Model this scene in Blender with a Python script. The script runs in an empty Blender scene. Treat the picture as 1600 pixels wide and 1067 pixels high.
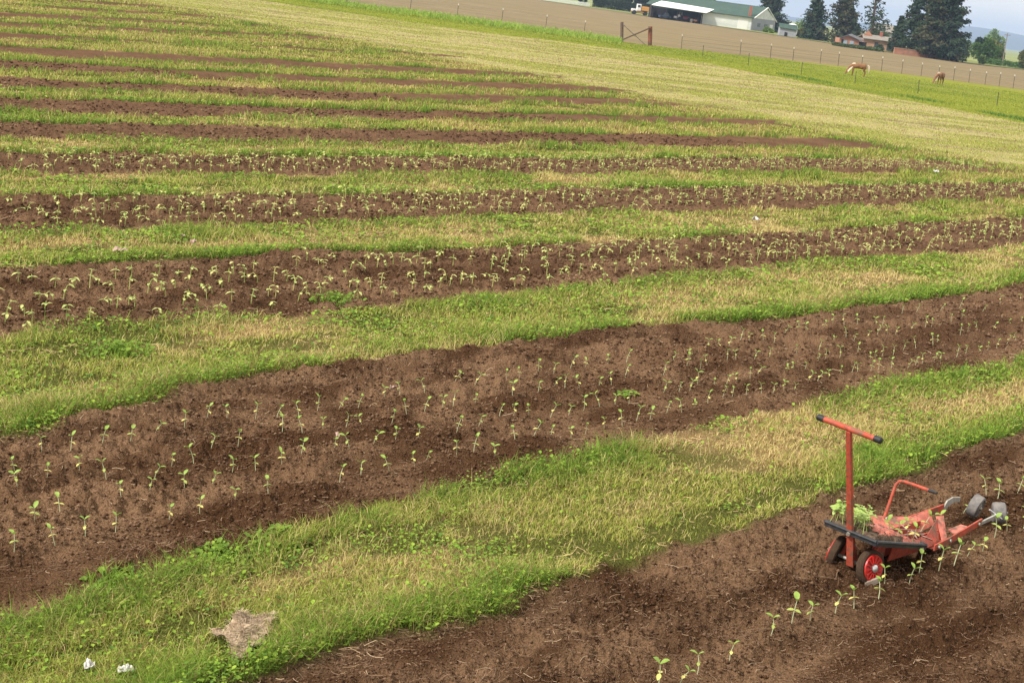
import bpy, math, random
import numpy as np
from mathutils import Vector, Matrix
C = bpy.context.scene.collection
sc = bpy.context.scene
R = math.radians

# ---------------------------------------------------------------- camera
H = 3.5
cd = bpy.data.cameras.new("Camera"); cam = bpy.data.objects.new("Camera", cd); C.objects.link(cam)
sc.camera = cam
cd.sensor_width = 36.0; cd.lens = 36.0 * 2200 / 1600
cd.clip_start = 0.1; cd.clip_end = 30000
PITCH, ROLL = R(14.16), R(7.5)
cam.matrix_world = (Matrix.Translation((0, 0, H)) @ Matrix.Rotation(R(90) - PITCH, 4, 'X') @ Matrix.Rotation(ROLL, 4, 'Z'))
sc.render.resolution_x, sc.render.resolution_y = 1024, 682

# ---------------------------------------------------------------- world and sun
SUN_EL, SUN_AZ = R(46), R(238)      # azimuth clockwise from +Y: behind and left of the camera
w = bpy.data.worlds.new("World"); sc.world = w; w.use_nodes = True
nt = w.node_tree; nt.nodes.clear()
out = nt.nodes.new('ShaderNodeOutputWorld'); bg = nt.nodes.new('ShaderNodeBackground')
sky = nt.nodes.new('ShaderNodeTexSky'); sky.sky_type = 'NISHITA'; sky.sun_disc = False
sky.sun_elevation = SUN_EL; sky.sun_rotation = SUN_AZ
tc = nt.nodes.new('ShaderNodeTexCoord'); mp = nt.nodes.new('ShaderNodeMapping'); mp.inputs['Scale'].default_value = (3.0, 3.0, 9.0)
ns = nt.nodes.new('ShaderNodeTexNoise'); ns.inputs['Scale'].default_value = 2.2; ns.inputs['Detail'].default_value = 6
rp = nt.nodes.new('ShaderNodeValToRGB'); rp.color_ramp.elements[0].position = .34; rp.color_ramp.elements[1].position = .62
rp.color_ramp.elements[0].color = (6.8, 6.6, 6.2, 1); rp.color_ramp.elements[1].color = (8.1, 7.55, 6.75, 1)
mx = nt.nodes.new('ShaderNodeMix'); mx.data_type = 'RGBA'; mx.inputs[0].default_value = .93
L_ = nt.links.new
L_(tc.outputs['Generated'], mp.inputs[0]); L_(mp.outputs[0], ns.inputs['Vector']); L_(ns.outputs['Fac'], rp.inputs[0])
L_(sky.outputs[0], mx.inputs[6]); L_(rp.outputs[0], mx.inputs[7]); L_(mx.outputs[2], bg.inputs[0])
bg.inputs[1].default_value = 0.1
L_(bg.outputs[0], out.inputs[0])
sd = bpy.data.lights.new("Sun", 'SUN'); so = bpy.data.objects.new("Sun", sd); C.objects.link(so)
sd.energy = 3.2; sd.angle = R(7); sd.color = (1.0, .95, .87)
d = Vector((math.sin(SUN_AZ) * math.cos(SUN_EL), math.cos(SUN_AZ) * math.cos(SUN_EL), math.sin(SUN_EL)))
so.rotation_euler = d.to_track_quat('Z', 'Y').to_euler()
sc.view_settings.view_transform = 'Standard'; sc.view_settings.look = 'None'
sc.view_settings.exposure = 0.75; sc.view_settings.gamma = 1.0
sc.render.engine = 'CYCLES'
HAZE = 2.4e-4
sc.cycles.max_bounces = 6; sc.cycles.volume_bounces = 0; sc.cycles.transparent_max_bounces = 6

# ---------------------------------------------------------------- helpers
rng = np.random.default_rng(7); random.seed(7)
_T = np.random.default_rng(1).random((16, 256, 256)).astype(np.float32)
def vn(x, y, k=0):
    T = _T[k % 16]
    xi = np.floor(x).astype(np.int64); yi = np.floor(y).astype(np.int64)
    fx = (x - xi); fy = (y - yi); fx = fx*fx*(3-2*fx); fy = fy*fy*(3-2*fy)
    x0, x1, y0, y1 = xi & 255, (xi+1) & 255, yi & 255, (yi+1) & 255
    return (T[x0, y0]*(1-fx)+T[x1, y0]*fx)*(1-fy) + (T[x0, y1]*(1-fx)+T[x1, y1]*fx)*fy
def fbm(x, y, k=0, o=3):
    s = 0; a = .5; t = 0
    for i in range(o):
        s = s + a*vn(x*2**i + 17.3*i, y*2**i - 9.1*i, k+i); t += a; a *= .5
    return s/t
def sstep(a, b, x):
    t = np.clip((x-a)/(b-a), 0, 1); return t*t*(3-2*t)

def tag(o, label=None, cat=None, group=None, kind=None):
    if label: o['label'] = label
    if cat: o['category'] = cat
    if group: o['group'] = group
    if kind: o['kind'] = kind
    return o
def empty(name, loc=(0, 0, 0), rz=0.0, lean=0.0):
    o = bpy.data.objects.new(name, None); C.objects.link(o)
    o.empty_display_size = .1
    o.location = loc; o.rotation_mode = 'XYZ'
    o.rotation_euler = (Matrix.Rotation(lean, 3, 'Y') @ Matrix.Rotation(rz, 3, 'Z')).to_euler()
    return o
def mesh_np(name, V, faces, mat, parent=None, col=None, smooth=False):
    """faces: list of int arrays (n,k)"""
    me = bpy.data.meshes.new(name)
    V = np.asarray(V, np.float32); me.vertices.add(len(V)); me.vertices.foreach_set('co', V.ravel())
    faces = [np.asarray(f, np.int32) for f in faces if len(f)]
    li = np.concatenate([f.ravel() for f in faces]); tot = np.concatenate([np.full(len(f), f.shape[1], np.int32) for f in faces])
    st = np.concatenate([[0], np.cumsum(tot)[:-1]]).astype(np.int32)
    me.loops.add(len(li)); me.loops.foreach_set('vertex_index', li)
    me.polygons.add(len(tot)); me.polygons.foreach_set('loop_start', st); me.polygons.foreach_set('loop_total', tot)
    if smooth: me.polygons.foreach_set('use_smooth', np.ones(len(tot), bool))
    me.update(calc_edges=True)
    if col is not None:
        a = me.color_attributes.new('Col', 'FLOAT_COLOR', 'POINT')
        c = np.ones((len(V), 4), np.float32); c[:, :3] = col
        a.data.foreach_set('color', c.ravel())
    me.materials.append(mat)
    o = bpy.data.objects.new(name, me); C.objects.link(o)
    if parent: o.parent = parent
    return o
class MB:
    def __init__(s): s.v = []; s.f = []
    def add(s, vs, fs):
        n = len(s.v); s.v += [tuple(v) for v in vs]; s.f += [tuple(i+n for i in f) for f in fs]; return s
    def box(s, c, d, rot=None):
        x, y, z = d[0]/2, d[1]/2, d[2]/2
        vs = [Vector(p) for p in ((-x,-y,-z),(x,-y,-z),(x,y,-z),(-x,y,-z),(-x,-y,z),(x,-y,z),(x,y,z),(-x,y,z))]
        if rot is not None: vs = [rot @ v for v in vs]
        vs = [v + Vector(c) for v in vs]
        return s.add(vs, [(0,3,2,1),(4,5,6,7),(0,1,5,4),(1,2,6,5),(2,3,7,6),(3,0,4,7)])
    def tube(s, pts, r, n=10, caps=True):
        pts = [Vector(p) for p in pts]; m = len(pts)
        rr = r if isinstance(r, (list, tuple)) else [r]*m
        base = len(s.v); up = None
        for i, p in enumerate(pts):
            t = (pts[min(i+1, m-1)] - pts[max(i-1, 0)]).normalized()
            if up is None: up = Vector((0,0,1)) if abs(t.z) < .9 else Vector((1,0,0))
            a = t.cross(up).normalized(); b = a.cross(t).normalized(); up = b
            for k in range(n):
                q = 2*math.pi*k/n; s.v.append(tuple(p + rr[i]*(a*math.cos(q) + b*math.sin(q))))
        for i in range(m-1):
            for k in range(n):
                k2 = (k+1) % n; s.f.append((base+i*n+k, base+i*n+k2, base+(i+1)*n+k2, base+(i+1)*n+k))
        if caps:
            s.f.append(tuple(base+k for k in reversed(range(n)))); s.f.append(tuple(base+(m-1)*n+k for k in range(n)))
        return s
    def lathe(s, prof, M, n=28):
        """prof: (radius, height along local z); M places it"""
        base = len(s.v); m = len(prof)
        for (r, h) in prof:
            for k in range(n):
                q = 2*math.pi*k/n; s.v.append(tuple(M @ Vector((r*math.cos(q), r*math.sin(q), h))))
        for i in range(m-1):
            for k in range(n):
                k2 = (k+1) % n; s.f.append((base+i*n+k, base+i*n+k2, base+(i+1)*n+k2, base+(i+1)*n+k))
        s.f.append(tuple(base+k for k in reversed(range(n)))); s.f.append(tuple(base+(m-1)*n+k for k in range(n)))
        return s
    def plate(s, quad, t, nrm=None):
        q = [Vector(p) for p in quad]
        n = Vector(nrm) if nrm is not None else (q[1]-q[0]).cross(q[2]-q[0]).normalized()
        k = len(q); vs = [p + n*t/2 for p in q] + [p - n*t/2 for p in q]
        fs = [tuple(range(k)), tuple(reversed(range(k, 2*k)))] + [(i, k+i, k+(i+1) % k, (i+1) % k) for i in range(k)]
        return s.add(vs, fs)
    def build(s, name, mat, parent=None, smooth=False, bevel=0):
        me = bpy.data.meshes.new(name); me.from_pydata(s.v, [], s.f); me.validate(); me.update()
        import bmesh
        bm = bmesh.new(); bm.from_mesh(me); bmesh.ops.recalc_face_normals(bm, faces=bm.faces); bm.to_mesh(me); bm.free()
        if smooth:
            me.polygons.foreach_set('use_smooth', [True]*len(me.polygons))
            try: me.set_sharp_from_angle(angle=R(40))
            except Exception: pass
        me.materials.append(mat)
        o = bpy.data.objects.new(name, me); C.objects.link(o)
        if parent: o.parent = parent
        if bevel:
            b = o.modifiers.new('bevel', 'BEVEL'); b.width = bevel; b.segments = 2; b.limit_method = 'ANGLE'
        return o
def copy_tree(o, parent=None):
    c = o.copy(); C.objects.link(c); c.parent = parent
    for ch in list(o.children): copy_tree(ch, c)
    return c

# ---------------------------------------------------------------- materials
def mat(name, base=(.5,.5,.5), rough=.8, metal=0.0, var=0.0, vscale=20.0, col2=None, bump=0.0, bscale=40.0, attr=False, transl=0.0, spec=.3, space='Object', thr=(.35,.65), detail=5):
    m = bpy.data.materials.new(name); m.use_nodes = True; n = m.node_tree; N = n.nodes; b = N['Principled BSDF']
    b.inputs['Roughness'].default_value = rough; b.inputs['Metallic'].default_value = metal; b.inputs['Specular IOR Level'].default_value = spec
    tcn = N.new('ShaderNodeTexCoord'); src = None
    if attr:
        a = N.new('ShaderNodeAttribute'); a.attribute_name = 'Col'; src = a.outputs['Color']
    elif col2 is not None:
        t = N.new('ShaderNodeTexNoise'); t.inputs['Scale'].default_value = vscale; t.inputs['Detail'].default_value = detail
        n.links.new(tcn.outputs[space], t.inputs['Vector'])
        r = N.new('ShaderNodeValToRGB'); r.color_ramp.elements[0].position, r.color_ramp.elements[1].position = thr
        r.color_ramp.elements[0].color = (*base, 1); r.color_ramp.elements[1].color = (*col2, 1)
        n.links.new(t.outputs['Fac'], r.inputs[0]); src = r.outputs[0]
    if var:
        t2 = N.new('ShaderNodeTexNoise'); t2.inputs['Scale'].default_value = vscale*2.3; t2.inputs['Detail'].default_value = 4
        n.links.new(tcn.outputs[space], t2.inputs['Vector'])
        mr = N.new('ShaderNodeMapRange'); mr.inputs[1].default_value = .25; mr.inputs[2].default_value = .75
        mr.inputs[3].default_value = 1-var; mr.inputs[4].default_value = 1+var
        n.links.new(t2.outputs['Fac'], mr.inputs[0])
        vm = N.new('ShaderNodeVectorMath'); vm.operation = 'SCALE'
        if src is not None: n.links.new(src, vm.inputs[0])
        else: vm.inputs[0].default_value = base
        n.links.new(mr.outputs[0], vm.inputs['Scale']); src = vm.outputs[0]
    if src is not None: n.links.new(src, b.inputs['Base Color'])
    else: b.inputs['Base Color'].default_value = (*base, 1)
    if bump:
        t3 = N.new('ShaderNodeTexNoise'); t3.inputs['Scale'].default_value = bscale; t3.inputs['Detail'].default_value = 6
        n.links.new(tcn.outputs[space], t3.inputs['Vector'])
        bp = N.new('ShaderNodeBump'); bp.inputs['Strength'].default_value = 1.0; bp.inputs['Distance'].default_value = bump
        n.links.new(t3.outputs['Fac'], bp.inputs['Height']); n.links.new(bp.outputs[0], b.inputs['Normal'])
    if transl:
        tr = N.new('ShaderNodeBsdfTranslucent'); ms = N.new('ShaderNodeMixShader'); ms.inputs[0].default_value = transl
        if src is not None: n.links.new(src, tr.inputs[0])
        else: tr.inputs[0].default_value = (*base, 1)
        o = N['Material Output']; n.links.new(b.outputs[0], ms.inputs[1]); n.links.new(tr.outputs[0], ms.inputs[2]); n.links.new(ms.outputs[0], o.inputs[0])
    return m
M = {}
M['field'] = mat('field_soil', attr=True, var=.5, vscale=30, bump=.03, bscale=60, rough=1.0, spec=.0)
M['blade'] = mat('grass_blade', attr=True, rough=.7, transl=.42, spec=.12)
M['leafy'] = mat('leaf', attr=True, rough=.6, transl=.35, spec=.2)
M['crumb'] = mat('soil_crumb', attr=True, rough=1.0, spec=.0)
M['straw'] = mat('straw', attr=True, rough=.8, spec=.2)
M['plowed'] = mat('plowed_earth', (.235,.175,.092), .95, col2=(.195,.14,.072), vscale=.15, var=.10, bump=.05, bscale=2.0, spec=.1)
M['land'] = mat('far_land', (.16,.2,.06), .95, col2=(.26,.27,.1), vscale=.03, var=.2, spec=.1)
M['hill'] = mat('hill_forest', (.022,.04,.028), .95, col2=(.035,.055,.035), vscale=.01, var=.2, spec=.1)
M['red'] = mat('worn_red_paint', (.42,.055,.03), .6, col2=(.30,.075,.05), vscale=14, var=.25, bump=.0006, bscale=160, spec=.4, thr=(.4,.7))
def worn(name, c0, c1, rust, mud, amt=.62):
    m = mat(name, c0, .6, col2=c1, vscale=14, var=.22, bump=.0008, bscale=150, spec=.35, thr=(.4,.7)); n = m.node_tree; N = n.nodes; b = N['Principled BSDF']
    prev = b.inputs['Base Color'].links[0].from_socket; tcn = [x for x in N if x.type == 'TEX_COORD'][0]
    for sc_, th0, colr in ((38, amt, rust), (9, amt-.04, mud)):
        t = N.new('ShaderNodeTexNoise'); t.inputs['Scale'].default_value = sc_; t.inputs['Detail'].default_value = 8; t.inputs['Roughness'].default_value = .7; n.links.new(tcn.outputs['Object'], t.inputs['Vector'])
        rmp = N.new('ShaderNodeMapRange'); rmp.inputs[1].default_value = th0-.05; rmp.inputs[2].default_value = th0+.05; n.links.new(t.outputs['Fac'], rmp.inputs[0])
        mxn = N.new('ShaderNodeMix'); mxn.data_type = 'RGBA'; n.links.new(rmp.outputs[0], mxn.inputs[0]); n.links.new(prev, mxn.inputs[6]); mxn.inputs[7].default_value = (*colr, 1); prev = mxn.outputs[2]
    n.links.new(prev, b.inputs['Base Color']); return m
M['red'] = worn('worn_red_paint', (.46,.075,.04), (.33,.075,.045), (.13,.05,.028), (.17,.095,.06), .60)
M['pink'] = worn('faded_red_paint', (.58,.19,.14), (.46,.11,.07), (.25,.09,.055), (.20,.12,.08), .60)
M['redbright'] = mat('red_wheel_paint', (.55,.02,.015), .4, col2=(.35,.03,.02), vscale=30, spec=.5)
M['black'] = mat('black_rubber', (.02,.02,.022), .55, var=.4, vscale=30, spec=.4)
M['tray'] = mat('black_plastic', (.022,.024,.028), .45, col2=(.055,.05,.05), vscale=25, spec=.5, thr=(.5,.75))
M['greyw'] = mat('grey_rubber', (.13,.125,.125), .75, col2=(.2,.18,.165), vscale=18, var=.2, spec=.3)
M['steel'] = mat('galvanised_steel', (.42,.41,.38), .5, metal=.3, col2=(.3,.27,.22), vscale=25, spec=.5)
M['hub'] = mat('bright_hub', (.7,.7,.7), .3, metal=.8)
M['mud'] = mat('muddy_tyre', (.075,.045,.028), .95, col2=(.05,.034,.024), vscale=40, bump=.006, bscale=70, spec=.1)
M['soilblock'] = mat('soil_block', (.07,.045,.03), .95, col2=(.14,.10,.07), vscale=50, bump=.008, bscale=90, spec=.1)
M['oldwood'] = mat('weathered_wood', (.30,.25,.2), .9, col2=(.2,.15,.11), vscale=9, var=.3, spec=.2)
M['darkwood'] = mat('dark_wood', (.10,.075,.06), .9, col2=(.17,.12,.09), vscale=7, var=.3, spec=.2)
M['rustwood'] = mat('rusty_wood', (.10,.07,.055), .9, col2=(.28,.09,.05), vscale=3, var=.3, spec=.2)
M['burlap'] = mat('burlap', (.43,.33,.225), 1.0, col2=(.24,.165,.105), vscale=17, var=.55, bump=.012, bscale=190, spec=.1)
M['paper'] = mat('white_paper', (.55,.54,.51), .9, var=.15, vscale=30)
M['tanpaper'] = mat('tan_paper', (.42,.3,.24), .9, var=.3, vscale=30)
M['pinkpaper'] = mat('pink_paper', (.45,.31,.26), .9, var=.2, vscale=30)
M['post'] = mat('dark_steel_post', (.07,.06,.05), .7, var=.3, vscale=5)
M['cap'] = mat('white_tip', (.75,.75,.7), .6)
M['wire'] = mat('fence_wire', (.26,.24,.21), .6, metal=.4)
M['whitewall'] = mat('white_boards', (.70,.71,.69), .7, col2=(.62,.64,.62), vscale=.6, var=.05)
M['greywall'] = mat('grey_boards', (.30,.31,.35), .8, var=.08, vscale=1)
M['greenroof'] = mat('green_roof', (.038,.082,.062), .75, col2=(.06,.105,.082), vscale=.5, var=.12)
M['whiteroof'] = mat('white_metal_roof', (.85,.86,.85), .4)
M['darkin'] = mat('dark_interior', (.03,.028,.028), .9, var=.3, vscale=1)
M['brick'] = mat('orange_brick', (.42,.19,.115), .9, col2=(.36,.2,.14), vscale=.8, var=.2)
M['pinkbrick'] = mat('pale_brick', (.45,.27,.185), .9, col2=(.38,.22,.15), vscale=.8, var=.15)
M['greyroof'] = mat('grey_shingle', (.13,.13,.14), .85, var=.2, vscale=1)
M['tanroof'] = mat('tan_shingle', (.24,.22,.19), .85, var=.2, vscale=1)
M['glass'] = mat('window_glass', (.06,.075,.09), .15, spec=.6)
M['bluepanel'] = mat('pale_blue_panel', (.32,.38,.45), .5)
M['trimw'] = mat('white_trim', (.75,.75,.73), .6)
M['brickred'] = mat('red_brick_chimney', (.33,.12,.08), .9, var=.2, vscale=3)
M['bark'] = mat('bark', (.10,.065,.045), .95, var=.3, vscale=2)
M['yellow'] = mat('orange_truck_paint', (.55,.26,.06), .5, var=.15, vscale=2)
M['tyre'] = mat('tyre_rubber', (.025,.025,.025), .8)
M['bluecar'] = mat('blue_car_paint', (.05,.09,.16), .3, spec=.5)
M['whitep'] = mat('white_vehicle_paint', (.72,.72,.72), .4)
M['redp'] = mat('dull_red_paint', (.25,.035,.03), .5)
M['orangep'] = mat('orange_paint', (.5,.2,.06), .5)
M['picket'] = mat('white_picket_paint', (.62,.64,.60), .7, var=.1, vscale=1)
M['coat'] = mat('tan_coat', (.18,.08,.032), .7, col2=(.27,.13,.06), vscale=3, thr=(.4,.65))
M['coatd'] = mat('brown_coat', (.17,.075,.035), .7, col2=(.33,.18,.10), vscale=2.2, thr=(.42,.6))
M['mane'] = mat('pale_mane', (.62,.52,.40), .8, var=.15, vscale=15)

def furrows(m, scale, rot, c):
    n = m.node_tree; N = n.nodes; b = N['Principled BSDF']; prev = b.inputs['Base Color'].links[0].from_socket
    tcn = N.new('ShaderNodeTexCoord'); mp_ = N.new('ShaderNodeMapping'); mp_.inputs['Rotation'].default_value = (0,0,rot); mp_.inputs['Scale'].default_value = (.03,1,1); n.links.new(tcn.outputs['Object'], mp_.inputs[0])
    t = N.new('ShaderNodeTexNoise'); t.inputs['Scale'].default_value = scale; t.inputs['Detail'].default_value = 4; n.links.new(mp_.outputs[0], t.inputs['Vector'])
    rmp = N.new('ShaderNodeMapRange'); rmp.inputs[1].default_value = .42; rmp.inputs[2].default_value = .68; n.links.new(t.outputs['Fac'], rmp.inputs[0])
    mxn = N.new('ShaderNodeMix'); mxn.data_type = 'RGBA'; n.links.new(rmp.outputs[0], mxn.inputs[0]); n.links.new(prev, mxn.inputs[6]); mxn.inputs[7].default_value = (*c, 1); n.links.new(mxn.outputs[2], b.inputs['Base Color'])
furrows(M['plowed'], .55, R(-12), (.150,.128,.066))
furrows(M['whitewall'], 1.5, R(90), (.55,.57,.55)); furrows(M['greenroof'], 1.2, R(90), (.055,.09,.075))
# ---------------------------------------------------------------- the land: beds, strips, headland, pasture
TH = R(46.8); AX = np.array([math.cos(TH), math.sin(TH)]); NX = np.array([-math.sin(TH), math.cos(TH)])
def rs(x, y): return x*AX[0]+y*AX[1], x*NX[0]+y*NX[1]
def xy(r, s): return r*AX[0]+s*NX[0], r*AX[1]+s*NX[1]
# bed edges, metres across the rows (s) at metres along the rows (r): upper edge, lower edge, last r
BEDS = [
 ([0,5,13,80],[5.16,5.12,5.27,5.3],[0,80],[-8,-8],90),
 ([3,4.4,5.1,6.2,8,12,15.4,21,80],[8.85,8.92,9.05,9.3,9.42,9.37,9.08,9.15,9.1],[3.1,4.6,6.1,10.2,13.1,15.8,80],[6.2,6.5,6.63,6.72,6.8,6.72,6.7],90),
 ([6.6,8.5,10.7,13.8,19.8,26.9,80],[13.4,13.55,13.42,13.17,13.1,13.25,13.2],[5.5,7.1,8.8,11.6,17.2,25.3,80],[11.22,11.28,11.03,11.03,11.2,11.1,11.1],90),
 ([9,13,28,37,80],[17.1,16.95,17.05,16.95,17],[8,11.8,17.2,24.5,33.7,80],[15.05,14.9,15.1,14.8,15.05,15],60),
 ([11,16,23,34,40],[20.47,20.38,20.34,20.7,20.35],[10,14.5,21,30.5,37],[18.8,18.45,18.5,18.6,18.55],40.3),
 ([12.8,18.7,27,40],[23.84,23.88,24.06,24.46],[11.8,17.2,24.8,36.5],[21.93,21.92,22.09,22.48],40.7),
 ([14.5,21,31.5,41],[27.05,27.1,28.1,28.5],[13.4,20,29.5,41],[24.95,25.4,26.4,27.2],41.3),
 ([16.3,24,36.6,42],[30.5,30.9,32.7,33.2],[15.3,22.6,34.3,42],[28.58,29.03,30.7,31.6],41.6),
 ([18.3,27,41,43],[34.2,34.85,36.97,37.3],[17.2,25.5,38.4,43],[32.3,32.85,34.56,35.3],43),
 ([20.4,30.7,44.2],[38.35,39.65,41.36],[19.1,28.8,42.3],[35.9,37.2,39.6],43.6),
 ([12,23.2,35.8,45],[40.5,43.4,46.2,48.3],[12,21.8,34.1,45],[38.6,41.0,44.2,47],44),
 ([12,25.6,41.4,45],[43.4,47.9,53.4,54.8],[12,24.3,39.5,45],[41.6,45.9,51.2,53.1],43),
 ([12,28.3,45],[46.8,53.0,59.4],[12,26.8,45],[44.5,50.6,57.6],42),
 ([12,31.2,45],[51.2,58.4,63.6],[12,30,45],[49.4,56.6,62],41),
 ([12,45],[55.8,68.2],[12,45],[54,66.6],42),
 ([12,45],[60.5,72.9],[12,45],[58.9,71.3],42),
]
def fence_y(x): return np.interp(x, [-60,-20,-8,7,11,20,30,42,70,160], [121,120.5,119,117.5,119.5,127.5,132.5,132.5,134,150])
def past_y(x): return np.interp(x, [-60,-17,-7,4.5,6.5,10.7,12.8,16.7,19.4,22,23.7,40,60], [104,102,97.5,101,98,95.5,89.6,84.7,79.8,76.2,71,44,15])
def regions(x, y):
    r, s = rs(x, y)
    jit = (fbm(r*1.1, s*1.6, 3, 3)-.5)*.62 + (fbm(r*5, s*5, 5, 2)-.5)*.34
    soil = np.zeros_like(x); edge = np.full_like(x, 9.0)
    for i, (rU, sU, rL, sL, rend) in enumerate(BEDS):
        U = np.interp(r, rU, sU); L = np.interp(r, rL, sL)
        d = np.minimum(np.minimum(U-s, s-L), (rend + jit*8 - r)*.35) + jit*(.5 if i < 4 else .8)
        if i >= 10: d = d - sstep(.47, .66, fbm(r*.16, s*.5, 6+i, 3))*(.7 if i < 12 else 1.0)
        soil = np.maximum(soil, sstep(-.07, .09, d)); edge = np.minimum(edge, np.abs(d))
    head = sstep(-1.5, 1.5, r - (42 + jit*3)) * (s > 17.8)
    past = sstep(-1.2, 1.2, y - past_y(x) + (fbm(x*.4, y*.4, 8)-.5)*4)
    return r, s, soil*(1-past), edge, head*(1-past), past
def micro(r, s, soil, near):
    rows = .026*np.cos((s-7.1)*2*math.pi/.45)*near; flat = 1 - .75*sstep(.52, .64, fbm(r*.9, s*1.4, 9, 2))*(s < 9)
    c1 = fbm(r*3.2, s*3.4, 2, 3)-.5; c2 = np.abs(fbm(r*11, s*12, 4, 3)-.5); c3 = vn(r*38, s*38, 9)-.5
    big = (fbm(r*.7, s*1.1, 11, 2)-.5)
    c4 = np.abs(fbm(r*5.2, s*6.0, 7, 2)-.5)
    zs = -.012 + (.11*c1 + .15*(.22-c2)*near + .12*(.2-c4)*near + .036*c3*near)*flat + rows*.7 + .08*big
    zg = .02*(fbm(r*1.3, s*1.3, 1, 2)-.5) + .018*(vn(r*9, s*9, 12)-.5)
    return zs*soil + zg*(1-soil)
def height(x, y):
    x = np.atleast_1d(np.asarray(x, float)); y = np.atleast_1d(np.asarray(y, float))
    r, s, soil, e, hd, pa = regions(x, y); dist = np.hypot(x, y)
    near = 1 - sstep(25, 60, dist)
    return micro(r, s, soil, near)*(1-sstep(100, 116, y))
def h1(x, y): return float(height(x, y)[0])

# the worked field: one sheet, finer where it is close
NA, ND = 1150, 1150
ang = np.linspace(R(-36), R(36), NA); dis = np.exp(np.linspace(math.log(3.6), math.log(185), ND))
A_, D_ = np.meshgrid(ang, dis); X = (D_*np.sin(A_)).ravel(); Y = (D_*np.cos(A_)).ravel()
r, s, soil, edge, head, past = regions(X, Y)
dist = np.hypot(X, Y); near = 1 - sstep(25, 60, dist)
Z = micro(r, s, soil, near)*(1-sstep(100, 116, Y))
def mixc(a, b, t): return a*(1-t)[:, None] + b*t[:, None]
cs = mixc(np.array([.066,.034,.0175]), np.array([.178,.106,.060]), sstep(.32, .7, fbm(r*1.4, s*3.0, 7, 4)))
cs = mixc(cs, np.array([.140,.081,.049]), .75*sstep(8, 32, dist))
strk = sstep(.36, .64, fbm((X*.975+Y*.22)*.28, (Y*.975-X*.22)*.75, 10, 4))
cs = mixc(cs, np.array([.20,.125,.072]), .8*np.exp(-edge/.22)*sstep(.4,.6,fbm(r*1.2, s*2.5, 4, 3))*near)
cs = cs*np.where(s < 5.6, .86, 1.0)[:, None]
cg = mixc(np.array([.08,.085,.022]), np.array([.24,.17,.075]), sstep(.4, .7, fbm(r*.5, s*1.5, 13, 3)))
cg = mixc(cg, mixc(np.array([.25,.25,.07]), np.array([.36,.31,.15]), strk), head)
cg = mixc(cg, np.array([.22,.235,.04]), past)
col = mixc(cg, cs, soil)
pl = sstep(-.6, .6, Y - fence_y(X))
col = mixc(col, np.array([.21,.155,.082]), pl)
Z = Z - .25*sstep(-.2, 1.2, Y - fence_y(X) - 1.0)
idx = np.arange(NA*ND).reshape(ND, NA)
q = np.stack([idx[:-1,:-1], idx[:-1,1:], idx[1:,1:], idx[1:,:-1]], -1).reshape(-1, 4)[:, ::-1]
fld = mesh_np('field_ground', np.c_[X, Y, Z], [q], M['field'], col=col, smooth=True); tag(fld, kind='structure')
# the ploughed field behind the fence and the land out to the hills
def sheet(name, outline, z, m):
    b = MB(); b.add([(x, y, z) for x, y in outline], [tuple(range(len(outline)))]); o = b.build(name, m); tag(o, kind='structure'); return o
xs = np.linspace(-160, 190, 90)
NY = 60; PV = []; 
for j in range(NY):
    t = j/(NY-1)
    for x in xs:
        y0 = float(fence_y(x))+.6; y1 = np.interp(x, [-160,-6,20,46,62,75,90,190],[392,386,340,300,266,256,274,290])
        y = y0*(1-t)+y1*t; PV.append((x, y, -.02 + .05*math.sin(y*1.7+x*.2)*0))
ix = np.arange(NY*90).reshape(NY, 90)
q2 = np.stack([ix[:-1,:-1], ix[:-1,1:], ix[1:,1:], ix[1:,:-1]], -1).reshape(-1, 4)
pf = mesh_np('plowed_field', PV, [q2], M['plowed']); tag(pf, kind='structure')
sheet('land', [(-7800,-7800),(7800,-7800),(7800,7800),(-7800,7800)], -.32, M['land'])
# far hills
hv = []; hf = []
az = np.linspace(R(-40), R(45), 160)
prof = np.interp(np.degrees(az), [-40,5,10,13,15.2,16,16.7,17.2,17.9,19.5,24,30,45], [8,8,16,34,66,70,69,66,60,46,60,75,40])
for j, (dd, k) in enumerate(((5200, 0), (5700, .62), (6200, 1.0), (6900, .2))):
    for i, a_ in enumerate(az):
        nz = float(fbm(np.array([i*.21]), np.array([j*1.7]), 5, 3)[0]-.5)
        hv.append((dd*math.sin(a_), dd*math.cos(a_), prof[i]*k*(1+.12*nz) - (1 if k == 0 else 0)))
for j in range(3):
    for i in range(159): hf.append((j*160+i, j*160+i+1, (j+1)*160+i+1, (j+1)*160+i))
hl = mesh_np('hills', hv, [hf], M['hill'], smooth=True); tag(hl, kind='structure')

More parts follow.
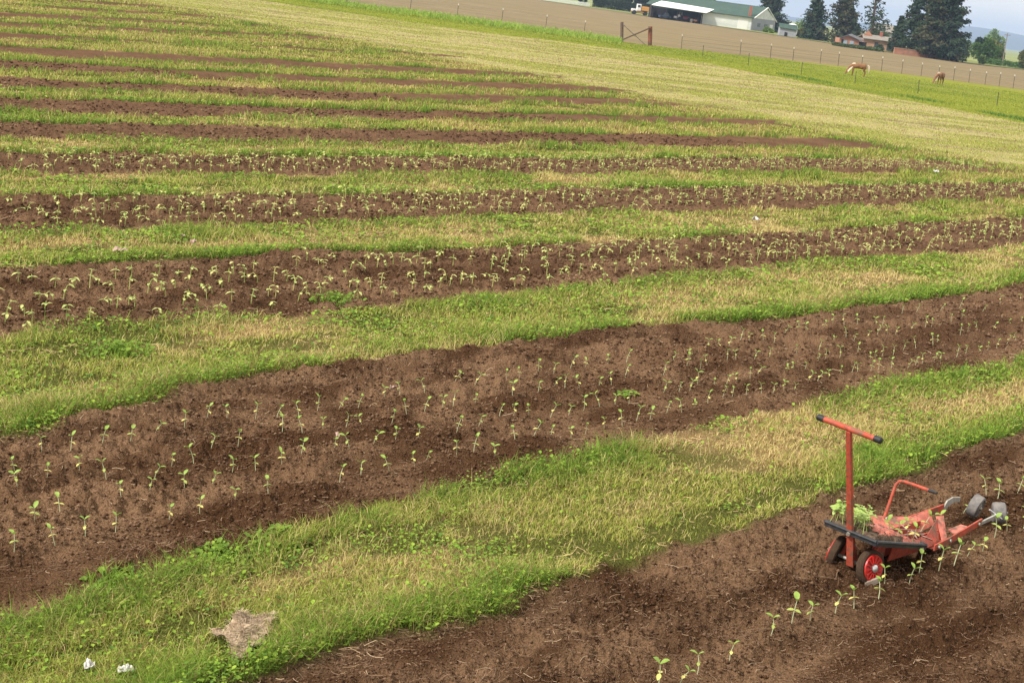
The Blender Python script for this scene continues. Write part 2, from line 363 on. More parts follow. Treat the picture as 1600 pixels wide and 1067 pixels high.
# ---------------------------------------------------------------- grass (nobody could count it)
def scatter(n, d0, d1, a0=-25, a1=26, p=0):
    a = R(a0) + rng.random(n)*R(a1-a0); d = np.exp(math.log(d0) + rng.random(n)*math.log(d1/d0))
    return d*np.sin(a), d*np.cos(a), d
def blades(x, y, z, h, wd, col, tipc=None, bend=.5):
    n = len(x); az = rng.random(n)*2*math.pi; la = rng.random(n)*2*math.pi
    b = bend*(.3+rng.random(n)); dx, dy = np.cos(la)*h*b, np.sin(la)*h*b
    wx, wy = np.cos(az)*wd/2, np.sin(az)*wd/2
    P = np.zeros((n, 5, 3), np.float32)
    P[:,0] = np.c_[x-wx, y-wy, z]; P[:,1] = np.c_[x+wx, y+wy, z]
    P[:,2] = np.c_[x+wx*.8+dx*.35, y+wy*.8+dy*.35, z+h*.6]; P[:,3] = np.c_[x-wx*.8+dx*.35, y-wy*.8+dy*.35, z+h*.6]
    P[:,4] = np.c_[x+dx, y+dy, z+h*np.sqrt(np.clip(1-.35*b*b, .3, 1))]
    k = np.arange(n)[:, None]*5
    return P.reshape(-1, 3), k+np.array([[0,1,2,3]]), k+np.array([[3,2,4]]), np.repeat(col, 5, 0)
LUSH = np.array([.225,.345,.048]); FRESH = np.array([.40,.435,.085]); YELL = np.array([.58,.53,.16]); DRY = np.array([.72,.57,.30]); BROWN = np.array([.27,.15,.075]); DEEP = np.array([.075,.145,.02])
def grass(name, n, d0, d1, hs=1.0, label=None):
    x, y, dd = scatter(n, d0, d1)
    r, s, soil, edge, head, past = regions(x, y)
    keep = (rng.random(n) > soil*(1.6 - .45*sstep(17, 30, dd)*sstep(.5,.7,fbm(r*.8, s*1.3, 4, 3)) - .12*sstep(17, 40, dd))) & (y < fence_y(x)+.2)
    wheel = sstep(.38, .66, fbm(r*.5, s*1.5, 13, 4))
    bare = sstep(.58, .68, fbm(r*1.3, s*2.6, 15, 3))
    keep &= rng.random(n) > bare*.85*(1-past)
    keep &= (((x+1.2)/.15)**2 + ((y-6.72)/.30)**2 > 1) | (rng.random(n) < .12)
    keep &= (np.hypot(x+1.83, y-6.17) > .07) & (np.hypot(x+1.66, y-6.2) > .08)
    x, y, dd, r, s, soil, edge, head, past, wheel = [v[keep] for v in (x, y, dd, r, s, soil, edge, head, past, wheel)]; n = len(x)
    lush = np.exp(-(edge/.42)**1.5)*sstep(.30, .52, fbm(r*.55, s*.7, 2, 3))*(1-head)*(1-past)
    farb = sstep(18, 40, dd)*(1-head)*(1-past)
    strk = sstep(.36, .64, fbm((x*.975+y*.22)*.28, (y*.975-x*.22)*.75, 10, 4)); brn = sstep(.56, .7, fbm((x*.975+y*.22)*.4, (y*.975-x*.22)*1.1, 12, 3))*head
    dry = np.clip((.22+wheel*.95)*(1-.7*farb)*(1-lush), 0, 1)
    dry = dry*(1-head) + head*(.12+.5*strk); dry = dry*(1-past) + past*.02
    tall = sstep(-7.5, -4.5, y - fence_y(x))*(x < 5.5)*past*sstep(.15,.5,fbm(x*.35,y*.5,3,2)+.12)
    tuft = sstep(.60, .75, fbm(r*.8, s*1.2, 6, 2))
    h = (.036 + .02*rng.random(n))*(1-.3*dry) + lush*(.06+.07*rng.random(n)) + tuft*.05*(1-head) + farb*.04*(.4+tuft) + tall*(.30+.25*rng.random(n))
    h = h*(.7+.6*rng.random(n))*hs
    h = np.where(head > .5, h*.9, h)
    t = rng.random(n)
    c = mixc(FRESH, LUSH, np.clip(lush*1.1 + .35*t*tuft + .15*t, 0, 1)); c = mixc(c, DEEP, .7*(rng.random(n) < .16+.15*lush))
    c = mixc(c, YELL, ((rng.random(n) < .22*(1-lush)) & (past < .5))*.8)
    isdry = rng.random(n) < dry; c = np.where(isdry[:, None], mixc(mixc(DRY, YELL, rng.random(n)*.8), np.array([.56,.56,.21]), .6*head), c)
    isb = rng.random(n) < (.07+.12*wheel)*(1-past); c = np.where(isb[:, None], BROWN, c); c = np.where((rng.random(n) < brn*.7)[:, None], np.array([.30,.215,.145]), c)
    pp = (past > .5) & (tall < .3); pc = mixc(np.array([.31,.355,.05]), np.array([.22,.285,.04]), sstep(.35,.7,fbm(x*.12, y*.3, 9, 3)))
    c = np.where(pp[:, None], pc, c); c = np.where((tall > .5)[:, None], mixc(np.array([.22,.36,.05]), np.array([.36,.46,.10]), rng.random(n)), c)
    bnd = np.exp(-((y-past_y(x)-4-3*vn(x*.15, y*.1, 3))/1.4)**2)*sstep(.5,.6,fbm(x*.13, y*.2, 4, 2))*past*(x > 8); isp = rng.random(n) < bnd*.9; c = np.where(isp[:, None], np.array([.12,.22,.04]), c); h = h + isp*.12
    c = c*(.75+.5*rng.random(n))[:, None]
    wd = (.0030+.0028*rng.random(n))*np.clip((dd/9.5)**.95, .8, 14)
    z = height(x, y) - .004
    V, Q, T, cc = blades(x, y, z, h, wd, c, bend=1.05)
    o = mesh_np(name, V, [Q, T], M['blade'], col=cc); tag(o, label or 'patchy short grass covering strips and headland', 'grass', kind='stuff'); return o
grass('grass', 1550000, 5.0, 128, label='short mown and patchy grass of the strips, headland and pasture')

# broad weed leaves thick along the strip edges
def leaf_cards(x, y, z, size, col, up=.55):
    n = len(x); az = rng.random(n)*2*math.pi; el = up*(rng.random(n)*1.1)
    L = np.c_[np.cos(az)*np.cos(el), np.sin(az)*np.cos(el), np.sin(el)]
    S = np.c_[-np.sin(az), np.cos(az), np.zeros(n)]*.42; U = np.c_[np.zeros(n), np.zeros(n), np.ones(n)]
    c0 = np.c_[x, y, z]; sz = size[:, None]
    P = np.zeros((n, 6, 3), np.float32)
    P[:,0] = c0; P[:,1] = c0+(L*.45+S*1.0+U*.12)*sz; P[:,2] = c0+(L*.85+S*.55+U*.1)*sz; P[:,3] = c0+(L*1.05-U*.06)*sz
    P[:,4] = c0+(L*.85-S*.55+U*.1)*sz; P[:,5] = c0+(L*.45-S+U*.12)*sz
    k = np.arange(n)[:, None]*6
    return P.reshape(-1, 3), [k+np.array([[0,1,2,3]]), k+np.array([[0,3,4,5]])], np.repeat(col, 6, 0)
n = 330000
x, y, dd = scatter(n, 5.0, 34); r, s, soil, edge, head, past = regions(x, y)
pat = sstep(.36, .55, fbm(r*.55, s*.7, 2, 3)); pat2 = sstep(.50, .60, fbm(r*1.0, s*1.6, 14, 3))
keep = (soil < .5 + .45*(rng.random(n) < .3)*pat) & (rng.random(n) < np.clip(np.exp(-(edge/.42)**1.5)*pat*1.0 + .6*pat2 + .04, 0, 1)*(1-head))
x, y, dd, edge, pat = [v[keep] for v in (x, y, dd, edge, pat)]; n = len(x)
lz = height(x, y) + .01 + rng.random(n)*(.025 + .075*np.exp(-edge/.4)*pat)
c = mixc(np.array([.18,.32,.035]), np.array([.33,.44,.06]), rng.random(n)); c = mixc(c, np.array([.07,.15,.025]), .8*(rng.random(n) < .25))*(.75+.5*rng.random(n))[:, None]
V, F, cc = leaf_cards(x, y, lz, (.014+.022*rng.random(n)**2)*np.clip(dd/10, .9, 2.2), c)
tag(mesh_np('clover', V, F, M['leafy'], col=cc), 'clover and broad leaved weeds growing along the edges of the grass strips', 'weeds', kind='stuff')

# crumbs and clods on the beds
n = 420000
x, y, dd = scatter(n, 4.8, 40); r, s, soil, edge, head, past = regions(x, y)
keep = (soil > .5) & (rng.random(n) < .35+.65*sstep(.35, .6, fbm(r*1.5, s*2.2, 3, 3)))
x, y, dd, r, s = [v[keep] for v in (x, y, dd, r, s)]; n = len(x)
z = height(x, y)
sz = (.0035 + .014*rng.random(n)**5)*np.clip((dd/9)**.8, .8, 3)
O8 = np.array([[1,0,0],[0,1,0],[-1,0,0],[0,-1,0],[0,0,.8],[0,0,-.6]], np.float32)
P = O8[None]*(sz[:, None, None])*(.6+.8*rng.random((n, 6, 1))) + np.c_[x, y, z+sz*.25][:, None, :]
ra = rng.random(n)*6.28
k = np.arange(n)[:, None]*6; FT = np.concatenate([k+np.array([f]) for f in ([0,1,4],[1,2,4],[2,3,4],[3,0,4],[1,0,5],[2,1,5],[3,2,5],[0,3,5])])
c = mixc(np.array([.064,.033,.018]), np.array([.225,.140,.085]), rng.random(n)**1.3*np.clip(.25+1.1*fbm(r*1.4, s*3, 7, 3), 0, 1))
c = c*np.where(s < 5.6, .86, 1.0)[:, None]
tag(mesh_np('soil_crumbs', P.reshape(-1, 3), [FT], M['crumb'], col=np.repeat(c, 6, 0), smooth=True), 'crumbled brown soil clods lying over the planted beds', 'soil', kind='stuff')

# straw and root threads
def threads(n, d0, d1, pick, lo, hi, wd, c0, c1, lift, pale=0):
    x, y, dd = scatter(n, d0, d1); r, s, soil, edge, head, past = regions(x, y)
    keep = pick(r, s, soil, edge, head, past); x, y, dd = x[keep], y[keep], dd[keep]; n = len(x)
    ln = lo + (hi-lo)*rng.random(n)**3; az = rng.random(n)*6.28; cv = (rng.random(n)-.5)*1.6
    w_ = wd*np.clip((dd/9), .8, 4)*(.6+.8*rng.random(n)); P = np.zeros((n, 8, 3), np.float32)
    px, py = x.copy(), y.copy(); a = az.copy(); z0 = height(x, y) + lift
    tilt = (rng.random(n)-.35)*.5
    for i in range(4):
        nx, ny = -np.sin(a)*w_/2, np.cos(a)*w_/2; zz = np.maximum(height(px, py)+.003, z0 + tilt*ln*i/3)
        P[:, i*2] = np.c_[px-nx, py-ny, zz]; P[:, i*2+1] = np.c_[px+nx, py+ny, zz+w_*.5]
        px = px+np.cos(a)*ln/3; py = py+np.sin(a)*ln/3; a = a+cv
    k = np.arange(n)[:, None]*8; F = np.concatenate([k+np.array([[i*2, i*2+1, i*2+3, i*2+2]]) for i in range(3)])
    c = mixc(np.array(c0), np.array(c1), rng.random(n)); c = np.where((rng.random(n) < pale)[:, None], mixc(np.array([.50,.37,.24]), np.array([.30,.20,.12]), rng.random(n)), c)
    return P.reshape(-1, 3), F, np.repeat(c, 8, 0)
V, F, cc = threads(120000, 4.8, 30, lambda r, s, so, e, h, p: (so > .35) & (rng.random(len(r)) < .25+.75*sstep(.4,.65,fbm(r*.9, s*2, 5, 3))+.5*np.exp(-e/.2)), .010, .10, .0021, (.24,.155,.095), (.10,.057,.033), .006, .075)
tag(mesh_np('straw_bits', V, [F], M['straw'], col=cc), 'pale straw bits and root threads strewn over the brown beds', 'straw', kind='stuff')
V2_, F2_, c2_ = threads(60000, 4.8, 34, lambda r, s, so, e, h, p: (rng.random(len(r)) < 1.1*np.exp(-e/.14)*sstep(.42,.58,fbm(r*1.2, s*2.5, 4, 3))), .02, .12, .0026, (.42,.29,.17), (.18,.11,.065), .014, .25)
tag(mesh_np('root_mat', V2_, [F2_], M['straw'], col=c2_), 'brown torn roots and dead stems along the bed edges', 'dead roots', kind='stuff')
V, F, cc = threads(90000, 4.8, 32, lambda r, s, so, e, h, p: (so < .4) & (rng.random(len(r)) < .08+.9*sstep(.45,.68,fbm(r*.45, s*1.6, 13, 3))), .03, .13, .0026, (.64,.48,.24), (.34,.22,.11), .018)
tag(mesh_np('dead_grass', V, [F], M['straw'], col=cc), 'dead yellow grass clippings lying in the strips', 'dry grass', kind='stuff')
#--OBJECTS--
# ---------------------------------------------------------------- seedlings
def leaf_mesh(b, base, dirv, ln, wd, fold=.25, droop=.3):
    """an oval leaf of 4 cross rows, folded along its midrib"""
    dv = Vector(dirv).normalized(); sv = dv.cross(Vector((0,0,1))).normalized(); uv = sv.cross(dv).normalized()
    vs = []
    for t, wk in ((0,.12),(.25,.8),(.55,1.0),(.8,.65),(1,.06)):
        c = Vector(base) + dv*ln*t - Vector((0,0,1))*droop*ln*t*t
        for sgn in (-1, 0, 1): vs.append(c + sv*sgn*wd/2*wk + uv*(fold*wd*wk*.5 if sgn else 0))
    fs = []
    for i in range(4):
        for k in range(2): fs.append((i*3+k, i*3+k+1, i*3+k+4, i*3+k+3))
    b.add(vs, fs)
M['stem'] = mat('seedling_stem', (.52,.56,.34), .5, transl=.15)
M['leafA'] = mat('seedling_leaf', (.23,.39,.065), .5, col2=(.36,.47,.11), vscale=30, transl=.3)
M['cotG'] = mat('seed_leaf_green', (.42,.50,.12), .5, transl=.3)
M['cotY'] = mat('seed_leaf_yellow', (.70,.66,.20), .5, transl=.3)
M['pale'] = mat('leggy_seedling_leaf', (.42,.53,.15), .5, col2=(.70,.66,.26), vscale=11, transl=.3, thr=(.45,.6))
def make_seedling(k):
    """k: variant 0..7; odd ones carry yellow seed leaves"""
    rr = random.Random(100+k); t = empty('sunflower_seedling')
    hh = .105 + .035*rr.random(); lx, ly = (rr.random()-.5)*.06, (rr.random()-.5)*.06
    p = [(0,0,-.02), (lx*.2, ly*.2, hh*.4), (lx*.6, ly*.6, hh*.75), (lx, ly, hh)]
    MB().tube(p, [.0032,.003,.0026,.002], 6).build('stem', M['stem'], t, smooth=True)
    a0 = rr.random()*6.28
    for sg in (0, 1):
        b = MB(); a = a0 + sg*math.pi*(.85+.3*rr.random()); e = .45+.5*rr.random()
        leaf_mesh(b, p[3], (math.cos(a)*math.cos(e), math.sin(a)*math.cos(e), math.sin(e)), .055+.02*rr.random(), .028+.008*rr.random(), .35, .25)
        b.build('leaf', M['leafA'], t, smooth=True)
    a0 += 1.4; cz = Vector(p[1])*.35 + Vector(p[2])*.65
    for sg in (0, 1):
        b = MB(); a = a0 + sg*math.pi*(.85+.3*rr.random()); e = -.1+.3*rr.random()
        leaf_mesh(b, cz, (math.cos(a)*math.cos(e), math.sin(a)*math.cos(e), math.sin(e)), .036+.008*rr.random(), .024, .15, .3)
        b.build('seed_leaf', M['cotY' if k % 2 else 'cotG'], t, smooth=True)
    return t
protos = [make_seedling(k) for k in range(8)]; used = set()
def plant(k, r_, s_, label, group, sc_=1.0):
    x, y = xy(r_, s_)
    if k not in used: o = protos[k]; used.add(k)
    else: o = copy_tree(protos[k])
    o.location = (x, y, h1(x, y)); o.rotation_euler = ((random.random()-.5)*.45, (random.random()-.5)*.45, random.random()*6.28)
    sc_ *= .8+.38*random.random(); o.scale = (sc_,)*3
    tag(o, label, 'seedling', group); return o
ORD = ['first','second','third','fourth','fifth','sixth','seventh','eighth','ninth','tenth','eleventh','twelfth','thirteenth','fourteenth','fifteenth','sixteenth','seventeenth','eighteenth','nineteenth']
TENS = {20:('twentieth','twenty'),30:('thirtieth','thirty'),40:('fortieth','forty'),50:('fiftieth','fifty'),60:('sixtieth','sixty'),70:('seventieth','seventy')}
def ordinal(i):
    if i < 20: return ORD[i-1]
    d, u = i//10*10, i % 10
    return TENS[d][0] if u == 0 else TENS[d][1]+'-'+ORD[u-1]
LOOK = ['seedling with green seed leaves','seedling with yellow seed leaves']
ROW0 = [[5.7,3.96],[5.83,3.92],[6.02,3.94],[6.25,3.9],[6.71,3.94],[6.93,3.95],[7.12,3.94],[7.37,3.92],[7.56,3.9],[7.86,3.9],[8.06,3.98],[8.28,3.92],[8.5,3.97],[8.68,3.92],[8.83,3.89],[9.2,3.97],[9.34,3.93],[9.57,3.96],[9.79,3.97],[9.95,3.92]]
g0 = 'seedlings in the front row beside the red machine'
for i, (r_, s_) in enumerate(ROW0):
    k = random.randrange(8); plant(k, r_, s_, LOOK[k % 2] + ', ' + ordinal(i+1) + ' from left in front row beside red machine', g0, 1.0)
for i, (r_, s_) in enumerate([[9.99,4.42],[10.41,4.45],[10.62,4.44],[10.88,4.4]]):
    k = random.randrange(8); plant(k, r_, s_, LOOK[k % 2] + ', ' + ordinal(i+1) + ' of the fresh row behind the grey wheels', 'seedlings freshly set behind the machine')
ROWS1 = [[3.58,7.01],[3.83,7.01],[3.89,7.38],[4.04,7.91],[4.04,7.04],[4.05,7.37],[4.22,8.3],[4.24,7.04],[4.26,7.94],[4.44,8.37],[4.5,7.96],[4.51,7.45],[4.63,7.84],[4.63,7.07],[4.66,8.38],[4.73,7.47],[4.86,7.08],[4.9,8.38],[4.93,7.74],[5.02,7.51],[5.13,7.85],[5.14,8.41],[5.19,7.17],[5.2,7.46],[5.29,7.82],[5.36,8.45],[5.4,7.1],[5.41,7.53],[5.58,8.41],[5.58,8.05],[5.61,7.54],[5.74,7.95],[5.8,8.45],[5.81,7.51],[5.98,8.45],[5.99,7.08],[6.02,7.57],[6.22,8.07],[6.23,7.14],[6.25,8.46],[6.35,7.6],[6.38,8.03],[6.42,8.42],[6.47,7.11],[6.5,7.61],[6.63,8.41],[6.64,8.11],[6.74,7.14],[6.74,7.62],[6.81,8.04],[6.86,8.47],[6.9,7.19],[6.96,7.62],[6.98,8.05],[7.06,8.45],[7.16,7.14],[7.17,7.6],[7.22,7.97],[7.23,8.41],[7.35,7.15],[7.45,8.06],[7.51,7.07],[7.56,8.47],[7.57,7.58],[7.61,8.02],[7.74,8.48],[7.79,7.56],[7.81,7.16],[7.83,8.04],[7.97,7.12],[7.97,8.42],[7.98,8.07],[8.07,7.61],[8.15,7.09],[8.21,7.58],[8.24,8.07],[8.35,7.54],[8.37,8.48],[8.41,7.1],[8.57,7.09],[8.59,8.45],[8.6,7.99],[8.6,7.52],[8.82,7.51],[8.83,7.11],[8.92,7.98],[8.97,8.43],[9.03,7.08],[9.05,7.54],[9.17,8.46],[9.2,8.05],[9.24,7.1],[9.26,7.54],[9.3,8.01],[9.4,7.08],[9.44,7.52],[9.47,8.51],[9.5,8.0],[9.6,7.49],[9.65,8.47],[9.69,7.13],[9.79,8.02],[9.83,7.07],[9.84,8.44],[9.94,7.99],[10.1,7.14],[10.15,7.54],[10.21,8.06],[10.23,8.58],[10.33,7.16],[10.4,7.55],[10.49,8.52],[10.51,7.51],[10.54,7.15],[10.68,7.97],[10.69,7.56],[10.71,8.47],[10.73,7.18],[10.84,7.1],[10.94,7.54],[11.03,7.06],[11.04,7.97],[11.11,7.52],[11.27,7.09],[11.27,8.32],[11.27,7.97],[11.3,7.53],[11.45,8.03],[11.5,7.12],[11.51,7.53],[11.54,8.32],[11.67,7.56],[11.74,7.15],[11.77,8.01],[11.95,8.03],[12.09,8.5],[12.09,7.22],[12.18,7.54],[12.19,7.18],[12.22,7.98],[12.28,8.48],[12.29,7.54],[12.37,7.16],[12.48,7.52],[12.49,8.51],[12.54,7.14],[12.54,8.01],[12.71,7.52],[12.72,8.53],[12.77,7.14],[12.78,8.46],[12.85,7.52],[12.98,7.19],[13.01,7.98],[13.02,8.43],[13.12,8.35],[13.24,7.19],[13.28,7.6],[13.44,7.21],[13.46,7.98],[13.5,8.48],[13.71,7.64],[13.71,7.2],[13.79,7.51],[13.86,8.52],[13.9,8.08],[13.97,7.15],[14.02,7.58],[14.07,8.56],[14.1,7.55],[14.24,8.12],[14.25,8.02],[14.29,7.23],[14.31,7.53],[14.39,7.2],[14.43,8.55],[14.65,7.2],[14.67,8.09],[14.68,7.61],[14.68,8.58],[14.74,7.17],[14.86,8.53],[14.87,8.08],[14.91,7.58],[15.06,8.47],[15.15,8.1],[15.15,7.18],[15.34,7.59],[15.4,8.13],[15.53,7.26],[15.54,7.64],[15.55,8.49],[15.58,8.42],[15.77,8.13],[15.79,7.22],[15.99,7.21],[16.13,8.13],[16.23,8.1],[16.28,7.73],[16.33,7.26],[16.43,8.64],[16.47,7.73],[16.62,7.27],[16.75,8.61],[16.83,8.15],[16.84,7.78],[16.92,7.29],[17.17,7.74],[17.24,8.21],[17.4,8.61],[17.83,8.22],[17.85,7.83],[17.9,8.59],[18.23,7.84],[19.12,8.59],[19.84,8.61]]
cnt = {}
RN = ['nearest','second','third','farthest']
for r_, s_ in ROWS1:
    j = int(np.digitize(s_, [7.32, 7.77, 8.24])); cnt[j] = cnt.get(j, 0)+1
    k = random.randrange(8)
    plant(k, r_, s_, LOOK[k % 2] + ', ' + ordinal(cnt[j]) + ' from left in ' + RN[j] + ' row of broad bed', 'seedlings in the broad four-row bed', .79)
for k in range(8):
    if k not in used: plant(k, 20.2+.3*k, 7.75, LOOK[k % 2]+', at the far right end of the broad bed', 'seedlings in the broad four-row bed')
# taller, leggy seedlings of the next three beds
def leggy(b, o, k, sc_=1.0):
    rr = random.Random(k); hh = (.08+.10*rr.random())*sc_; a = rr.random()*6.28; ln = .015+.12*rr.random()**2.2; hh *= 1-.35*(ln/.19)**2
    d = Vector((math.cos(a), math.sin(a), 0)); z = Vector((0,0,1)); o = Vector(o)
    p = [o-z*.02, o+d*ln*.15+z*hh*.5, o+d*ln*.6+z*hh*.92, o+d*ln+z*hh*(1.0 if rr.random() < .5 else .65)]
    b.tube(p, [.0045,.004,.0035,.003], 4, caps=False)
    for i in range(2):
        aa = a + (i-.5)*2.2 + rr.random()*.6; e = .5*(rr.random()-.2)
        leaf_mesh(b, p[3], (math.cos(aa)*math.cos(e), math.sin(aa)*math.cos(e), math.sin(e)), .05+.02*rr.random(), .03, .3, .4)
    q = p[1]*.6+p[2]*.4
    for i in range(2):
        aa = a + 1.5 + i*3.0; leaf_mesh(b, q, (math.cos(aa), math.sin(aa), .1), .042, .03, .15, .4)
beds2 = [(2, [11.55,11.95,12.38,12.8], 5.5, 31), (3, [15.4,15.85,16.25,16.65], 8, 41), (4, [18.9,19.3,19.7,20.1], 9.5, 39.6)]
spots2 = []
for bi, rows, ra_, rb_ in beds2:
    for s0 in rows:
        r_ = ra_
        while r_ < rb_:
            r_ += .13+.10*random.random()
            if random.random() < .85: spots2.append((r_+.05*random.random(), s0 + (random.random()-.5)*.22, bi))
first = sorted([p for p in spots2 if p[2] == 2])[:52]; rest = [p for p in spots2 if p not in set(first)]
LEG = []
for k in range(6):
    b = MB(); leggy(b, (0,0,0), 500+k); LEG.append(b)
legob = [b.build('leggy_seedling', M['pale'], smooth=True) for b in LEG]
for i, (r_, s_, _) in enumerate(first):
    o = legob[i] if i < 6 else legob[i % 6].copy()
    if i >= 6: C.objects.link(o)
    x, y = xy(r_, s_); o.location = (x, y, h1(x, y)); o.rotation_euler = (0, 0, random.random()*6.28)
    tag(o, 'leggy pale seedling at the left end of the second planted bed from the machine', 'seedling', 'leggy seedlings at the left end of the bed behind the broad bed')
b = MB(); px = np.array([xy(p[0], p[1]) for p in rest]); pz = height(px[:, 0], px[:, 1])
for i, p in enumerate(px): leggy(b, (p[0], p[1], float(pz[i])), 1000+i, 1.05 if rest[i][2] > 2 else 1)
tag(b.build('leggy_seedlings', M['pale'], smooth=True), 'pale leggy seedlings in the planted beds farther up the field', 'seedlings', kind='stuff')

# ---------------------------------------------------------------- the red hand-pulled planting machine
# local frame: x back along the row, y to the far side, z up, origin on the ground under the front wheels
OX, OY = 2.45, 8.80
def mroot(name): return empty(name, (OX, OY, 0), TH)
mc = tag(mroot('planting_machine'), 'worn red hand pulled planting machine with T handle standing on the front bed', 'planting machine')
def frame_to(p, axis):
    z = Vector(axis).normalized(); return Matrix.Translation(p) @ z.to_track_quat('Z', 'Y').to_matrix().to_4x4()
# post: flat bar, wider below the bolt
top, bolt, bot = Vector((-.407,0,1.065)), Vector((-.135,0,.328)), Vector((-.05,0,.07))
def bar(b, p, q, wx, wy0, wy1):
    ax = (q-p).normalized(); fx = ax.cross(Vector((0,1,0))).normalized(); vs = []
    for pt, wy in ((p, wy0), (q, wy1)):
        for sx, sy in ((-1,-1),(1,-1),(1,1),(-1,1)): vs.append(pt + fx*sx*wx/2 + Vector((0,1,0))*sy*wy/2)
    b.add(vs, [(0,1,2,3),(7,6,5,4),(0,4,5,1),(1,5,6,2),(2,6,7,3),(3,7,4,0)])
b = MB(); bar(b, top, bolt, .028, .034, .040); b.build('handle_post', M['red'], mc, bevel=.003)
b = MB(); bar(b, bolt+Vector((-.012,0,.035)), bot, .012, .050, .052); bar(b, bolt+Vector((.0,0,.02)), bot+Vector((.06,0,.02)), .02, .03, .03); b.build('post_plate', M['red'], mc, bevel=.002)
b = MB(); b.lathe([(.006,-.03),(.014,-.03),(.014,.03),(.006,.03)], frame_to(bolt, (-.92,0,-.35)), 12); b.build('bolt', M['steel'], mc, smooth=True)
hL, hR = Vector((-.407,.227,1.085)), Vector((-.407,-.222,1.075))
hb = MB().tube([hL, hR], .0185, 14).build('handle_bar', M['red'], mc, smooth=True)
for e, o_ in ((hL, hR), (hR, hL)):
    u = (o_-e).normalized(); MB().tube([e-u*.012, e-u*.006, e+u*.04], [.014,.0215,.0215], 14).build('grip', M['black'], hb, smooth=True)
# front wheels
def wheel(c, ax, rad, wd, tmat, name, rimmat, hubmat):
    F_ = frame_to(c, ax); h = wd/2
    wl = MB().lathe([(rad*.62,-h*.8),(rad*.86,-h),(rad*.97,-h*.7),(rad,0),(rad*.97,h*.7),(rad*.86,h),(rad*.62,h*.8)], F_, 30).build(name, tmat, mc, smooth=True)
    return wl, F_
for c, ax, sg in ((Vector((-.035,-.135,.110)), (-.16,-1,.22), 1), (Vector((-.01,.14,.105)), (-.25,1,.18), -1)):
    wl, F_ = wheel(c, ax, .122, .055, M['mud'], 'front_wheel', None, None)
    b = MB()
    b.lathe([(.076,.02),(.085,.021),(.091,.028),(.087,.036),(.076,.032),(.034,.028),(.03,.022)], F_, 28)
    for i in range(14):
        q_ = i*2*math.pi/14
        b.box(F_ @ Vector((.056*math.cos(q_), .056*math.sin(q_), .034)), (.05,.009,.012), (F_.to_3x3() @ Matrix.Rotation(q_, 3, 'Z')))
    rim = b.build('rim', M['redbright'], wl, smooth=True)
    MB().lathe([(.008,.02),(.026,.02),(.026,.046),(.018,.052),(.006,.053)], F_, 16).build('hub', M['hub'], wl, smooth=True)
b = MB().tube([(-.03,-.13,.10), (-.02,.125,.10)], .011, 10); b.build('axle', M['steel'], mc, smooth=True)
# tray shelf and the underside
def tz(x): return .330 - .235*(x+.135)
b = MB(); b.plate([(-.06,-.16,tz(-.06)-.028),(.57,-.198,tz(.57)-.028),(.57,.17,tz(.57)-.028),(-.06,.16,tz(-.06)-.028)], .014); b.build('tray_shelf', M['red'], mc, bevel=.002)
b = MB()
for sy in (-1, 1): bar(b, Vector((.0,sy*.1,.10)), Vector((.1,sy*.1,tz(.1)-.034)), .02, .02, .02)
bar(b, Vector((.30,0,.03)), Vector((.30,0,tz(.3)-.03)), .16, .016, .016)
b.build('support_strut', M['red'], mc)
# furrow opener and side boards behind the tray
b = MB(); b.plate([(.40,.03,.02),(.95,.05,.02),(.98,.07,.17),(.40,.07,.20)], .008); b.plate([(.40,-.03,.02),(.95,-.05,.02),(.98,-.07,.15),(.40,-.06,.18)], .008); b.build('furrow_opener', M['red'], mc)
b = MB()
pts = [(.53,.245,.235),(.70,.21,.205),(.95,.13,.185),(1.14,.10,.215)]; pts2 = [(.53,.13,.15),(.70,.10,.135),(.95,.04,.10),(1.12,.03,.13)]
for i in range(3): b.plate([pts[i], pts[i+1], pts2[i+1], pts2[i]], .006)
b.build('chute_side', M['pink'], mc)
b = MB()
pts = [(.62,-.10,.17),(.80,-.085,.155),(1.00,-.03,.20),(1.18,.02,.215)]; pts2 = [(.60,-.15,.12),(.80,-.13,.085),(1.00,-.10,.09),(1.14,-.05,.10)]
for i in range(3): b.plate([pts[i], pts[i+1], pts2[i+1], pts2[i]], .006)
b.build('chute_side', M['red'], mc)
b = MB(); bar(b, Vector((.80,-.155,.085)), Vector((1.07,-.135,.082)), .046, .012, .012); bar(b, Vector((1.07,-.135,.082)), Vector((1.56,-.12,.125)), .050, .012, .012); b.build('side_rail', M['red'], mc, bevel=.002)
b = MB(); bar(b, Vector((.98,.165,.14)), Vector((1.44,.135,.165)), .055, .012, .012); b.build('side_rail', M['red'], mc, bevel=.002)
b = MB(); b.plate([(.80,-.14,.07),(1.05,-.12,.06),(1.05,.1,.06),(.80,.12,.09)], .006); b.build('base_plate', M['pink'], mc)
b = MB(); b.plate([(.95,-.135,.09),(1.02,-.135,.085),(1.13,-.02,.215),(1.06,.0,.215)], .006); b.plate([(1.2,-.11,.085),(1.42,-.115,.10),(1.40,-.04,.10),(1.22,-.03,.09)], .005); b.build('guide_plate', M['pink'], mc)
# bent hand rod
MB().tube([(.66,.205,.15),(.69,.20,.22),(.755,.20,.44),(.765,.185,.468),(.765,.15,.478),(.75,.04,.486),(.735,-.075,.492)], .0115, 10).build('bent_rod', M['red'], mc, smooth=True)
MB().tube([(.737,-.06,.491),(.728,-.125,.495)], [.013,.009], 10).build('rod_tip', M['black'], mc, smooth=True)
